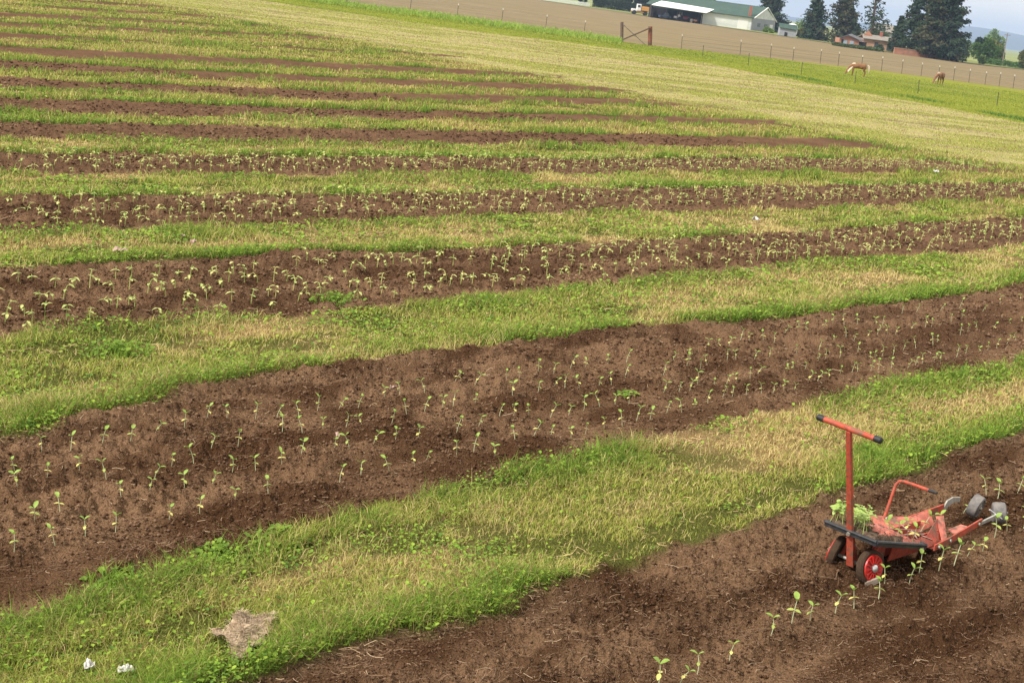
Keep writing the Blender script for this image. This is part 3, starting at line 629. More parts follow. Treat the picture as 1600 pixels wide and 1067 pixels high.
# press wheels on grey brackets
b = MB(); b.plate([(1.42,.14,.135),(1.50,.145,.205),(1.60,.15,.215),(1.62,.15,.17),(1.52,.145,.15),(1.46,.14,.10)], .012); b.plate([(1.58,.15,.215),(1.74,.16,.185),(1.74,.16,.145),(1.60,.15,.17)], .012); b.build('wheel_bracket', M['steel'], mc, bevel=.002)
b = MB(); bar(b, Vector((1.54,-.125,.115)), Vector((1.72,-.145,.145)), .028, .014, .014); bar(b, Vector((1.71,-.145,.145)), Vector((1.83,-.15,.125)), .040, .014, .014); b.build('wheel_bracket', M['steel'], mc, bevel=.002)
def press(c, ax, rad, wd):
    F_ = frame_to(c, ax); h = wd/2
    wl = MB().lathe([(rad*.45,-h*.9),(rad*.80,-h),(rad*.95,-h*.85),(rad,-h*.4),(rad*.985,0),(rad,h*.4),(rad*.95,h*.85),(rad*.80,h),(rad*.74,h*.8),(rad*.42,h*.75)], F_, 32).build('press_wheel', M['greyw'], mc, smooth=True)
    MB().lathe([(rad*.12,h*.6),(rad*.38,h*.6),(rad*.36,h*.92),(rad*.16,h*1.0),(rad*.1,h*1.3)], F_, 18).build('hub', M['steel'], wl, smooth=True)
press(Vector((1.83,.065,.13)), (.12,-1,-.22), .09, .08)
press(Vector((1.88,-.10,.125)), (.62,-1,.22), .082, .10)
MB().tube([(1.70,-.10,.185),(1.80,-.165,.115)], .006, 8).build('axle', M['hub'], mc, smooth=True)
for p_ in ((.02,-.185,tz(.02)-.02),(.50,-.205,tz(.5)-.02),(1.05,-.143,.085),(1.50,-.13,.12),(.85,-.163,.085),(.69,.19,.2)):
    MB().lathe([(.004,-.012),(.011,-.012),(.011,.012),(.004,.012)], frame_to(Vector(p_), (0,-1,.1)), 8).build('bolt', M['steel'], mc)
# small wooden marker at the front wheel
st = mroot('wooden_stick'); tag(st, 'short flat wooden stick poking from the soil at the front wheel', 'stick')
b = MB(); b.box((-.075,-.19,.035), (.10,.02,.035), Matrix.Rotation(R(-35), 3, 'Z') @ Matrix.Rotation(R(-25), 3, 'Y')); b.build('blade', M['oldwood'], st)

# ---------------------------------------------------------------- the tray lying on the machine
tr = tag(mroot('seedling_tray'), 'black plastic seedling tray with muddy soil lying tilted on the red machine', 'tray')
def tp(x, y, dz=0): return Vector((x, y, tz(x)+dz))
x0, x1, y0_, y1_ = -.15, .56, -.205, .185
b = MB()
for p, q_ in (((x0,y0_),(x1,y0_)),((x1,y0_),(x1,y1_)),((x1,y1_),(x0,y1_)),((x0,y1_),(x0,y0_))):
    b.tube([tp(*p, .006), tp(*q_, .006)], .012, 8)
b.plate([tp(x0,y0_),tp(x1,y0_),tp(x1,y1_),tp(x0,y1_)], .006)
for (p, q_) in (((x0,y0_),(x1,y0_)),((x0,y1_),(x0,y0_)),((x1,y1_),(x0,y1_))):
    b.plate([tp(*p,.008),tp(*q_,.008),tp(*q_,-.024),tp(*p,-.024)], .007)
b.build('tray_body', M['tray'], tr, smooth=True)
def lumpy(name, m, parent, poly, th_, seed, step=.014):
    """a lumpy layer on the tray over a rectangle x0,x1,y0,y1"""
    xa, xb, ya, yb = poly; nx, ny = int((xb-xa)/step)+2, int((yb-ya)/step)+2; V = []; rr = np.random.default_rng(seed)
    for i in range(nx):
        for j in range(ny):
            x = xa+(xb-xa)*i/(nx-1); y = ya+(yb-ya)*j/(ny-1); e = min(i, j, nx-1-i, ny-1-j)
            x += (rr.random()-.5)*.012; y += (rr.random()-.5)*.012
            V.append(tp(x, y, (.004 if e == 0 else th_*(.55+.75*rr.random()))))
    k = np.arange(nx*ny).reshape(nx, ny); q_ = np.stack([k[:-1,:-1],k[1:,:-1],k[1:,1:],k[:-1,1:]], -1).reshape(-1, 4)
    return mesh_np(name, V, [q_], m, parent, smooth=True)
lumpy('soil_block', M['soilblock'], tr, (-.13,.20,-.175,.165), .034, 3)
lumpy('paper_cells', M['pinkpaper'] if False else M['pink'], tr, (.02,.24,-.15,-.02), .046, 5, .02)
lumpy('paper_cells', M['pink'], tr, (.21,.54,-.18,.16), .022, 6, .018)
lumpy('soil_block', M['soilblock'], tr, (.14,.26,-.19,-.10), .04, 8)
b = MB(); rr = random.Random(5)
for i in range(9):
    x, y = .34+.3*rr.random(), -.13+.14*rr.random(); a = rr.random()*3.1; d_ = Vector((math.cos(a), math.sin(a), 0))*(.05+.05*rr.random()); s_ = Vector((-d_.y, d_.x, 0)).normalized()*.012
    c = tp(x, y, .034+.015*rr.random()); b.plate([c-d_-s_, c+d_-s_, c+d_+s_+Vector((0,0,.012)), c-d_+s_+Vector((0,0,.018))], .002)
b.build('paper_strip', M['pinkpaper'], tr)
trm = Matrix.Translation((OX, OY, 0)) @ Matrix.Rotation(TH, 4, 'Z')
M['trayleaf'] = mat('tray_seedling', (.36,.50,.11), .5, col2=(.50,.58,.22), vscale=12, transl=.3)
TS = []
for k in range(5):
    rr = random.Random(60+k); b = MB(); hh = .085+.035*rr.random(); lx = (rr.random()-.5)*.05; ly = (rr.random()-.5)*.05
    b.tube([(0,0,-.03),(lx*.4,ly*.4,hh*.5),(lx,ly,hh)], [.002,.002,.0016], 5)
    a0 = rr.random()*6.28
    for i in range(4):
        a = a0+i*1.57; e = .35-.25*(i % 2); leaf_mesh(b, (lx,ly,hh*(1 if i % 2 == 0 else .8)), (math.cos(a), math.sin(a), e), .042+.012*rr.random(), .028, .2, .35)
    TS.append(b.build('tray_seedling', M['trayleaf'], smooth=True))
rr = random.Random(9)
TP = [(-.12+.055*i+.02*rr.random(), .16-.05*j+.02*rr.random()) for i in range(8) for j in range(7) if j < (6 if i < 2 else 5 if i < 4 else 3)]
for i, (x, y) in enumerate(TP):
    o = TS[i] if i < 5 else TS[i % 5].copy()
    if i >= 5: C.objects.link(o)
    o.location = trm @ tp(x, y, .03); o.rotation_euler = ((rr.random()-.5)*.7, (rr.random()-.5)*.7, rr.random()*6.28)
    tag(o, 'crowded young seedling standing in the black tray on the red machine', 'seedling', 'seedlings standing in the tray')
for i, (x, y, z) in enumerate([(.33,-.10,.03),(.42,-.17,.03),(.40,.0,.03),(.72,.02,.02),(.95,.04,.0),(1.12,-.02,.03)]):
    o = protos[(i*3) % 8]; o = copy_tree(o); o.location = trm @ Vector((x, y, max(tz(x), .1)+z*.3)); o.rotation_euler = (1.0*(rr.random()-.3), (rr.random()-.5)*1.2, rr.random()*6.28); o.scale = (.95,)*3
    tag(o, ['limp seedling hanging from the tray edge, ' + q_ for q_ in ()][0] if False else 'loose seedling, ' + ordinal(i+1) + ' of those lying on the tray and red chute', 'seedling', 'loose seedlings lying on the machine')

# ---------------------------------------------------------------- scraps lying about
def scrap(name, out, m, lift, label, cat, seed, n=14):
    """a crumpled cloth or paper from an outline in ground coordinates"""
    P = np.array(out, float); c = P.mean(0); rr = np.random.default_rng(seed); V = []; F = []
    k = len(P); rings = n
    for i in range(rings+1):
        t = i/rings
        for j in range(k*6):
            u = j/6; a, b_ = P[int(u) % k], P[(int(u)+1) % k]; f = u-int(u)
            p = c + ((a*(1-f)+b_*f)-c)*t*(1+.05*(rr.random()-.5)); V.append((p[0], p[1], 0))
    V = np.array(V); sc_ = 1.0/np.ptp(P, 0).max()
    V[:, 2] = height(V[:, 0], V[:, 1]) + .03 + lift*(.25+1.1*np.abs(fbm(V[:, 0]*sc_*4+seed, V[:, 1]*sc_*4, seed, 3)-.45)*2.2) + .006*rr.random(len(V))
    m_ = k*6
    q_ = [[i*m_+j, i*m_+(j+1) % m_, (i+1)*m_+(j+1) % m_, (i+1)*m_+j] for i in range(rings) for j in range(m_)]
    o = mesh_np(name, V, [q_], m, smooth=True); so_ = o.modifiers.new('thickness', 'SOLIDIFY'); so_.thickness = .004
    return tag(o, label, cat)
BUR = [(-1.356, 6.696), (-1.29, 6.73), (-1.249, 6.85), (-1.184, 6.917), (-1.084, 6.987), (-1.082, 6.822), (-1.07, 6.631), (-1.122, 6.543), (-1.141, 6.439), (-1.192, 6.446), (-1.234, 6.561), (-1.299, 6.638)]
bl = scrap('burlap_scrap', BUR, M['burlap'], .075, 'crumpled tan burlap scrap lying on the front grass strip', 'burlap', 3)
_bv = np.array([v.co[:] for v in bl.data.vertices]); _pk = rng.integers(0, len(_bv), 900); _pk = np.concatenate([_pk, rng.integers(len(_bv)-66, len(_bv), 350)])
_p = _bv[_pk] + np.c_[np.zeros((len(_pk), 2)), np.full(len(_pk), .003)]; _a = rng.random(len(_pk))*6.28; _l = .012+.03*rng.random(len(_pk)); _e = _p + np.c_[np.cos(_a)*_l, np.sin(_a)*_l, .002+.012*rng.random(len(_pk))]
_s = np.c_[-np.sin(_a), np.cos(_a), np.zeros(len(_pk))]*.0011
_V = np.stack([_p-_s, _p+_s, _e+_s, _e-_s], 1).reshape(-1, 3)
mesh_np('frayed_threads', _V, [np.arange(len(_V)).reshape(-1, 4)], M['straw'], bl, col=np.repeat(mixc(np.array([.56,.44,.30]), np.array([.26,.18,.11]), rng.random(len(_pk))), 4, 0))
def blob(x, y, w_, h_, a=0.3):
    ca, sa = math.cos(a), math.sin(a); return [(x+ca*u*w_-sa*v*h_, y+sa*u*w_+ca*v*h_) for u, v in ((-.5,-.4),(.1,-.5),(.5,-.25),(.42,.35),(-.05,.5),(-.45,.3))]
scrap('paper_scrap', blob(-1.83,6.19,.05,.055), M['paper'], .05, 'small crumpled white paper at the left, in the front grass strip', 'paper scrap', 4)
scrap('paper_scrap', blob(-1.66,6.22,.08,.045), M['paper'], .035, 'wider torn white paper lying nearest the burlap scrap', 'paper scrap', 5)
scrap('paper_scrap', blob(-3.9,16.35,.07,.09), M['pinkpaper'], .06, 'larger pinkish paper scrap standing in the grass of the third strip', 'paper scrap', 6)
scrap('paper_scrap', blob(-4.13,16.75,.06,.06), M['pinkpaper'], .03, 'small pinkish paper chip just behind the larger pinkish scrap', 'paper scrap', 7)
scrap('paper_scrap', blob(-4.48,15.38,.17,.12), M['tanpaper'], .06, 'tan paper lump at the left on a bare patch beside a bed', 'paper scrap', 8)
scrap('paper_scrap', blob(3.95,24.55,.13,.12), M['paper'], .08, 'white paper scrap on the pale grass strip in mid field', 'paper scrap', 9)
scrap('paper_scrap', blob(10.68,38.05,.16,.16), M['paper'], .10, 'white paper scrap near the right end of a far planted bed', 'paper scrap', 10)
scrap('paper_chip', blob(-.96,11.6,.06,.035), M['pinkpaper'], .02, 'flat pink paper chip on the far side of the broad bed', 'paper scrap', 11)
scrap('paper_chip', blob(-1.22,10.15,.03,.035), M['pinkpaper'], .03, 'tiny pink paper chip among seedlings of the broad bed', 'paper scrap', 12)
# weed clumps one can single out
def weed(pxy, n, hgt, rad, label, name='weed_clump', broad=.5, c0=(.12,.22,.03), c1=(.26,.38,.05)):
    x0, y0 = pxy; z0 = h1(x0, y0); rr = np.random.default_rng(int(abs(x0*100+y0*10)))
    nb = int(n*(1-broad)); a = rr.random(nb)*6.28; q_ = rad*np.minimum(np.abs(rr.normal(size=nb)),.85)*(.5+.5*np.abs(np.cos(a-TH)))
    cb = mixc(np.array(c0), np.array(c1), rr.random(nb))
    V1, Q1, T1, K1 = blades(x0+q_*np.cos(a), y0+q_*np.sin(a), np.full(nb, z0), hgt*(.6+.6*rr.random(nb)), .006+.004*rr.random(nb), cb, bend=.7)
    nl = n-nb; a = rr.random(nl)*6.28; q_ = rad*np.minimum(np.abs(rr.normal(size=nl)),.85)*(.5+.7*np.abs(np.cos(a-TH)))
    V2, F2, K2 = leaf_cards(x0+q_*np.cos(a), y0+q_*np.sin(a), z0+hgt*.7*rr.random(nl)*np.exp(-q_/rad)*1.4, .03+.03*rr.random(nl), mixc(np.array(c0), np.array(c1), rr.random(nl)))
    o = mesh_np(name, np.concatenate([V1, V2]), [Q1, T1]+[f+len(V1) for f in F2], M['leafy'], col=np.concatenate([K1, K2]))
    return tag(o, label, 'weed')
W_ = [((-2.05,7.28),150,.11,.15,'grassy dark weed clump at the left end of the front strip',.2),((-1.55,7.78),150,.06,.22,'broad leaved weed mat on the edge left of the front strip',.9),((-1.25,8.12),150,.08,.2,'taller leafy weed clump on the upper edge of the front strip',.7),
      ((3.1,11.35),260,.17,.25,'grassy weed clump in the front strip edge behind the T handle',.2),
      ((-3.35,11.6),300,.12,.3,'bushy weed clump at the far left edge of the second strip',.6),((-1.9,14.5),240,.13,.3,'dark weed clump on the far edge of the second strip',.5),((1.1,12.3),36,.05,.09,'small flat weed growing in the back of the broad bed',.9),((2.6,9.9),60,.07,.08,'single small weed on bare soil near the strip edge',.8)]
for a_ in W_: weed(a_[0], a_[1], a_[2], a_[3], a_[4], broad=a_[5])

# ---------------------------------------------------------------- fences
LEAN = R(-4)
def tpost(parent, x, y, h, r_=.023, capn=True, lean=LEAN, m=None):
    z0 = h1(x, y)-.1 if y < fence_y(x)+1 else -.1; dx = math.sin(lean); n_ = Vector((dx, 0, math.cos(lean)))
    b0 = Vector((x, y, z0)); p = MB().tube([b0, b0+n_*(h+.1)], r_, 6).build('post', m or M['post'], parent)
    if capn: MB().tube([b0+n_*(h+.03), b0+n_*(h+.17)], r_*1.35, 6).build('cap', M['cap'], p)
    return b0+Vector((0,0,.1)), n_
def wire_fence(posts, h, strands, label, capn=True, r_=.023, wr=.011, lean=None, name='wire_fence'):
    t = tag(empty(name, (posts[0][0], posts[0][1], 0)), label, 'fence'); off = Vector(t.location); info = []
    for i, (x, y) in enumerate(posts): info.append(tpost(t, x, y, h*(.92+.12*((i*37) % 10)/10), r_, capn, LEAN if lean is None else lean))
    for k in strands:
        MB().tube([b0+n_*k for b0, n_ in info], wr, 4).build('wire', M['wire'], t)
    for ch in t.children: ch.matrix_parent_inverse = Matrix.Translation(-off)
    return t
def on(px_list): return [(x, float(fence_y(x))) for x in px_list]
wire_fence([(-22.5,120.3),(-17.3,119.9),(-11.95,119.6),(-8.0,119.2),(-4.28,118.9),(-.62,118.4),(2.55,118)], 1.3, (.35,.7,1.05,1.25), 'steel post and wire fence with white tips behind tall grass', lean=R(0))
wire_fence([(10.8,120.0),(16.3,124.5),(19.3,127.0),(21.5,128.2),(24.2,129.6),(26.0,130.5),(28.4,131.8),(30.4,132.5),(32.3,132.6),(34.1,132.6),(35.7,132.6),(37.1,132.6),(38.5,132.5),(40.0,132.5),(41.3,132.5),(42.6,132.5),(44.4,132.5),(46.4,132.6)], 1.2, (.35,.7,1.0), 'long wire fence with dark posts behind the two grazing horses')
wire_fence([(11.5,109.1),(13.96,101.4),(17.1,97.65),(20.09,94.31),(23.42,91.03),(27.64,88.3)], .85, (.55,.8), 'thin electric fence of short dark stakes along the near edge of the pasture', capn=False, r_=.022, wr=.004, name='electric_fence')
gt = tag(empty('brace_fence', (6.6,117.8,0)), 'wooden post pair with crossed braces standing in a gap of the wire fence', 'fence brace'); off = Matrix.Translation((-6.6,-117.8,0))
def beam(p, q_, wd, name, m):
    o = MB().tube([p, q_], wd, 8).build(name, m, gt); o.matrix_parent_inverse = off; return o
beam((5.72,118,-.1), (5.50,118,1.55), .13, 'post', M['darkwood']); beam((8.04,117.8,-.15), (7.83,117.8,1.5), .17, 'post', M['rustwood'])
beam((5.6,117.75,1.40), (7.65,117.6,.02), .06, 'brace', M['oldwood']); beam((7.85,117.55,1.42), (5.75,117.7,.2), .06, 'brace', M['darkwood'])

# ---------------------------------------------------------------- the two horses
def horse(name, loc, rz, label, coat, sc_, turn=0.0, far_legs=None):
    t = tag(empty(name, loc, rz), label, 'horse'); t.scale = (sc_,)*3
    ty = turn
    nodes = [((-.62,0,.93),.20),((-.50,0,.93),.235),((-.15,0,.90),.25),((.22,0,.90),.25),((.45,0,.93),.225),((.66,.03*ty,.86),.16),((.86,.12*ty,.60),.115),((1.02,.2*ty,.36),.095),((1.08,.25*ty,.22),.085),((1.10,.28*ty,.07),.055)]
    edges = [(i, i+1) for i in range(9)]; 
    def leg(att, pts):
        prev = att
        for p in pts: nodes.append(p); edges.append((prev, len(nodes)-1)); prev = len(nodes)-1
    for sy, f in ((1,.06), (-1,-.05)):
        leg(4, [((.46+f*.4,.13*sy,.68),.10),((.48+f,.13*sy,.42),.058),((.47+f,.13*sy,.16),.042),((.50+f,.13*sy,.0),.055)])
        leg(1, [((-.56+f,.14*sy,.74),.15),((-.48+f,.14*sy,.58),.10),((-.64+f,.14*sy,.40),.06),((-.60+f,.14*sy,.13),.042),((-.57+f,.14*sy,.0),.055)])
    me = bpy.data.meshes.new('body'); me.from_pydata([n_[0] for n_ in nodes], edges, []); me.materials.append(coat)
    o = bpy.data.objects.new('body', me); C.objects.link(o); o.parent = t
    sk = o.modifiers.new('skin', 'SKIN'); sk.use_smooth_shade = True
    for i, n_ in enumerate(nodes): me.skin_vertices[0].data[i].radius = (n_[1], n_[1])
    me.skin_vertices[0].data[0].use_root = True
    sb = o.modifiers.new('sub', 'SUBSURF'); sb.levels = 2; sb.render_levels = 2
    b = MB()
    for sy in (-1, 1):
        a_ = Vector((1.08,.25*ty+sy*.05,.42)); b.tube([a_-Vector((.06,0,.02)), a_+Vector((.0,sy*.02,.09))], [.04,.008], 6)
    b.build('ears', coat, t)
    b = MB()
    line = [(.40,0,1.15),(.58,.03*ty,1.10),(.78,.1*ty,.86),(.95,.17*ty,.62),(1.05,.2*ty,.47)]
    for sy in (-1, 1):
        b.plate([line[0], line[1], line[2], line[3], line[4]] + [(p[0]-.12, p[1]+sy*.14, p[2]-.20) for p in reversed(line)], .05)
    b.build('mane', M['mane'], t, smooth=True)
    MB().tube([(-.78,0,1.04),(-.90,0,.95),(-.93,0,.65),(-.90,0,.32)], [.05,.08,.085,.03], 8).build('tail', M['mane'], t, smooth=True)
    return t
hz = h1(23.4,109.3)
horse('grazing_horse', (23.3,109.1,hz), R(184), 'tan horse with pale mane grazing side-on near the thin stakes', M['coat'], .86, .3)
horse('grazing_horse', (31.15,115.3,0), R(232), 'brown horse with pale mane grazing head down, facing the field', M['coatd'], .86, -.4)

# ---------------------------------------------------------------- barn and yard
bn = tag(empty('barn', (32.7,325,0)), 'long white barn with green roof and open vehicle bay', 'barn')
def bp(m, name, mat_, parent=None, **k):
    o = m.build(name, mat_, parent or bn, **k); 
    if parent is None: o.matrix_parent_inverse = Matrix.Translation((-32.7,-325,0))
    return o
b = MB(); b.box((38.25,325.1,1.4), (11.2,.2,3.3)); wl_ = bp(b, 'front_wall', M['whitewall'])
# gable end
E0, E1 = Vector((43.9,325,0)), Vector((50.9,337,0)); ev = (E1-E0); en = Vector((ev.y,-ev.x,0)).normalized()
b = MB(); b.plate([E0-Vector((0,0,.3)), E1-Vector((0,0,.3)), E1+Vector((0,0,2.75)), E0+Vector((0,0,2.75))], .2, en); gw = bp(b, 'gable_wall', M['greywall'])
ap = (E0+E1)/2 + Vector((0,0,5.35))
b = MB(); b.plate([E0+Vector((0,0,2.75))+en*.03, E1+Vector((0,0,2.75))+en*.03, ap+en*.03], .22, en); bp(b, 'gable_top', M['whitewall'])
for t_ in (.30, .60):
    c = E0.lerp(E1, t_); u = ev.normalized()
    b = MB(); b.plate([c-u*.8+Vector((0,0,1.0))+en*.14, c+u*.8+Vector((0,0,1.0))+en*.14, c+u*.8+Vector((0,0,1.75))+en*.14, c-u*.8+Vector((0,0,1.75))+en*.14], .06, en); wn = bp(b, 'window', M['glass'])
    b = MB(); b.plate([c-u*.95+Vector((0,0,.8))+en*.16, c+u*.95+Vector((0,0,.8))+en*.16, c+u*.95+Vector((0,0,.98))+en*.16, c-u*.95+Vector((0,0,.98))+en*.16], .12, en); o = b.build('sill', M['trimw'], wn); o.matrix_parent_inverse = Matrix.Translation((-32.7,-325,0))
c = E0.lerp(E1, .83); u = ev.normalized()
b = MB(); b.plate([c-u*.9+en*.16, c+u*.9+en*.16, c+u*.9+Vector((0,0,1.75))+en*.16, c-u*.9+Vector((0,0,1.75))+en*.16], .1, en); bp(b, 'door', M['trimw'])
# main roof: ridge runs back-left from the gable apex
fr = Vector((-1,0,0)); rA = ap+Vector((.5,.2,.06))
b = MB(); lft = Vector((-24.5,0,0))
e_f = Vector((44.3,324.5,2.78)); 
b.plate([e_f, e_f+lft, rA+lft, rA], .14); bp(b, 'roof_slope', M['greenroof'])
e_b = E1+Vector((.5,.8,2.45)); b = MB(); b.plate([rA, rA+lft, e_b+lft, e_b], .14); bp(b, 'roof_slope', M['greenroof'])
b = MB(); b.tube([e_f+Vector((.05,0,0)), rA+Vector((.05,0,.0)), e_b+Vector((.05,0,0))], .13, 6); bp(b, 'barge_board', M['trimw'])
b = MB(); b.box((43.3,325.2,4.1), (.55,.55,2.3)); bp(b, 'chimney', M['brickred'])
b = MB(); b.box((38.4,324.75,2.78), (11.4,.15,.2)); bp(b, 'gutter', M['trimw'])
# open bay with its white metal canopy
b = MB(); b.plate([(20.9,321.5,2.72),(33.2,321.5,2.50),(35.7,327,3.62),(23.3,327,3.80)], .12); bp(b, 'canopy', M['whiteroof'])
b = MB(); b.box((27.2,332,1.6), (12,.2,3.6)); b.box((21.4,328.5,1.5), (.2,7,3)); b.box((32.55,328.5,1.5), (.2,6.5,3.2)); bp(b, 'bay_wall', M['darkin'])
b = MB(); b.box((27.1,321.7,2.42), (11.6,.15,.2)); bp(b, 'canopy_beam', M['greenroof'])
for x in (21.5,27.0,32.5): bp(MB().box((x,322.0,1.2), (.18,.18,2.7)), 'bay_post', M['darkin'])
# door lines of the white wall
b = MB(); b.box((42.0,324.97,1.1), (2.3,.06,2.4)); bp(b, 'barn_door', M['trimw'])
def place_on(root, obs):
    for o in obs: o.parent = root
def car(name, loc, rz, L, W, Hh, m, label, cat, cab=(.35,.85)):
    t = tag(empty(name, loc, rz), label, cat)
    b = MB(); b.box((0,0,.25+Hh*.22), (L,W,Hh*.42)); bd = b.build('body', m, t, bevel=.08)
    b = MB(); x0_, x1_ = L*(cab[0]-.5), L*(cab[1]-.5); z0, z1 = .25+Hh*.42, .2+Hh
    b.add([(x0_,-W*.46,z0),(x1_,-W*.46,z0),(x1_,W*.46,z0),(x0_,W*.46,z0),(x0_+.35,-W*.4,z1),(x1_-.25,-W*.4,z1),(x1_-.25,W*.4,z1),(x0_+.35,W*.4,z1)], [(0,1,5,4),(1,2,6,5),(2,3,7,6),(3,0,4,7),(4,5,6,7),(0,3,2,1)]); b.build('cab', m, t, bevel=.05)
    b = MB(); b.add([(x0_+.25,-W*.475,z0+.05),(x1_-.15,-W*.475,z0+.05),(x1_-.35,-W*.425,z1-.1),(x0_+.42,-W*.425,z1-.1)], [(0,1,2,3)]); b.build('side_window', M['glass'], t)
    for sx in (-.32,.32):
        for sy in (-1,1): MB().lathe([(.1,-.1),(.33,-.1),(.33,.1),(.1,.1)], frame_to(Vector((L*sx, sy*W*.46, .3)), (0,1,0)), 14).build('wheel', M['tyre'], t, smooth=True)
    return t
car('blue_car', (24.4,325,0), R(5), 2.6, 1.5, 1.15, M['bluecar'], 'dark blue car parked at the left end of the open barn bay', 'car')
tk = tag(empty('white_tractor', (27.2,324.3,0)), 'small white tractor with round roof frame in the open barn bay', 'tractor')
MB().box((0,0,.75), (1.5,.7,.5)).build('body', M['whitep'], tk, bevel=.08); MB().box((.35,0,1.15), (.5,.6,.5)).build('seat', M['whitep'], tk, bevel=.06)
MB().tube([(.45,0,1.3),(.45,0,2.0),(.9,0,2.05),(.95,0,1.3)], .07, 8).build('roll_bar', M['steel'], tk)
for x, r_ in ((-.55,.3),(.55,.48)):
    for sy in (-1,1): MB().lathe([(.1,-.1),(r_,-.1),(r_,.1),(.1,.1)], frame_to(Vector((x, sy*.45, r_)), (0,1,0)), 14).build('wheel', M['tyre'], tk)
rt = tag(empty('red_tractor', (29.4,324.6,0)), 'dull red tractor parked in the middle of the open barn bay', 'tractor')
MB().box((-.2,0,.85), (1.3,.6,.55)).build('body', M['redp'], rt, bevel=.06); MB().box((.6,0,1.1), (.5,.6,.3)).build('seat', M['tyre'], rt)
MB().tube([(.2,0,1.1),(.05,0,1.5)], .05, 6).build('steering_column', M['tyre'], rt)
for x, r_ in ((-.6,.3),(.55,.5)):
    for sy in (-1,1): MB().lathe([(.1,-.1),(r_,-.1),(r_,.1),(.1,.1)], frame_to(Vector((x, sy*.45, r_)), (0,1,0)), 14).build('wheel', M['tyre'], rt)
oc = tag(empty('orange_mower', (31.2,323.6,0)), 'small orange mower at the right end of the open barn bay', 'mower')
MB().box((0,0,.55), (.9,.6,.45)).build('body', M['orangep'], oc, bevel=.06); MB().box((.15,0,.95), (.3,.5,.4)).build('seat', M['tyre'], oc, bevel=.04)
for x in (-.32,.32):
    for sy in (-1,1): MB().lathe([(.05,-.08),(.24,-.08),(.24,.08),(.05,.08)], frame_to(Vector((x, sy*.32, .24)), (0,1,0)), 12).build('wheel', M['tyre'], oc)
br = tag(empty('white_barrel', (30.3,323.2,0)), 'pale barrel standing beside the orange mower in the barn bay', 'barrel')
MB().lathe([(.26,0),(.3,.1),(.3,.75),(.27,.85)], Matrix.Identity(4), 14).build('drum', M['steel'], br, smooth=True)
# the orange truck
tr_ = tag(empty('flatbed_truck', (19.9,343,0), R(4)), 'old orange truck with a white hood parked left of the barn', 'truck')
MB().box((-1.5,0,1.0), (1.3,1.5,.6)).build('hood', M['whitep'], tr_, bevel=.08); MB().box((-.45,0,1.7), (1.0,1.6,1.6)).build('cab', M['whitep'], tr_, bevel=.1)
MB().box((-.2,0,.7), (3.9,1.3,.28)).build('chassis', M['yellow'], tr_); MB().box((1.15,0,1.55), (1.9,1.8,1.0)).build('bed', M['yellow'], tr_, bevel=.05)
MB().box((-.5,-.83,2.0), (.6,.04,.5)).build('side_window', M['glass'], tr_)
for x in (-1.45,1.2):
    for sy in (-1,1): MB().lathe([(.1,-.14),(.48,-.14),(.48,.14),(.2,.18),(.1,.18)], frame_to(Vector((x, sy*.75, .48)), (0,-1,0)), 16).build('wheel', M['tyre'], tr_)
# white picket fence far left
pk = tag(empty('picket_fence', (1.5,384,0)), 'long white picket fence beyond the ploughed field', 'fence')
MB().box((-2.0,.06,.32), (19,.05,.12)).box((-2.0,.06,.72), (19,.05,.12)).build('rails', M['picket'], pk)
b = MB()
for i in range(70): b.box((-11.4+i*.27,0,.5), (.19,.05,.95+.06*(i % 2)))
b.build('pickets', M['picket'], pk)
# small shed with a green roof
sh = tag(empty('garden_shed', (48.3,300,0)), 'small grey shed with green roof right of the white barn', 'shed')
MB().box((0,1.2,.85), (3.4,2.6,1.8)).build('walls', M['greywall'], sh)
b = MB(); b.plate([(-1.95,-.35,1.62),(1.9,-.35,1.5),(1.9,1.3,2.45),(-1.95,1.3,2.5)], .1); b.plate([(-1.95,2.9,1.6),(1.9,2.9,1.5),(1.9,1.3,2.45),(-1.95,1.3,2.5)], .1); b.build('roof', M['greenroof'], sh)
MB().box((-.4,-.13,.45), (.6,.06,.8)).build('door', M['darkin'], sh)
dm = tag(empty('white_dome', (52.3,320,0)), 'white domed tank showing just behind the grey shed', 'tank')
MB().lathe([(1.25,0),(1.25,1.9),(1.15,2.25),(.8,2.55),(.3,2.68)], Matrix.Identity(4), 18).build('shell', M['whitep'], dm, smooth=True)

# ---------------------------------------------------------------- the brick houses and wall
ht = tag(empty('brick_hut', (53.4,262,0)), 'small orange brick hut with dark gabled roof at the field edge', 'hut')
MB().plate([(-1.75,0,-.2),(1.75,0,-.2),(1.75,0,1.45),(-.45,0,2.0),(-1.75,0,1.5)], .2, (0,1,0)).box((1.7,2,.6), (.2,4,1.7)).box((-1.7,2,.6), (.2,4,1.7)).build('walls', M['brick'], ht)
MB().plate([(-2.0,-.5,1.42),(-.5,-.5,2.13),(1.0,4.3,2.35),(-.6,4.3,1.6)], .12).plate([(-.5,-.5,2.13),(2.1,-.5,1.35),(3.6,4.3,1.55),(1.0,4.3,2.35)], .12).build('roof', M['greyroof'], ht)
MB().box((-.75,-.13,.55), (.7,.08,1.3)).build('door', M['bluepanel'], ht); MB().box((.45,-.13,.8), (.7,.08,.7)).build('window', M['bluepanel'], ht); MB().box((-1.25,-.13,.6), (.35,.08,1.3)).build('shutter', M['darkin'], ht)
MB().box((2.6,1.5,.6), (1.5,1.2,1.3)).build('lean_to', M['darkin'], ht)
ho = tag(empty('brick_house', (62.0,275,0)), 'long pale orange brick house half hidden behind the conifers', 'house')
MB().box((0,2.5,.8), (6.6,5,2.1)).build('walls', M['pinkbrick'], ho)
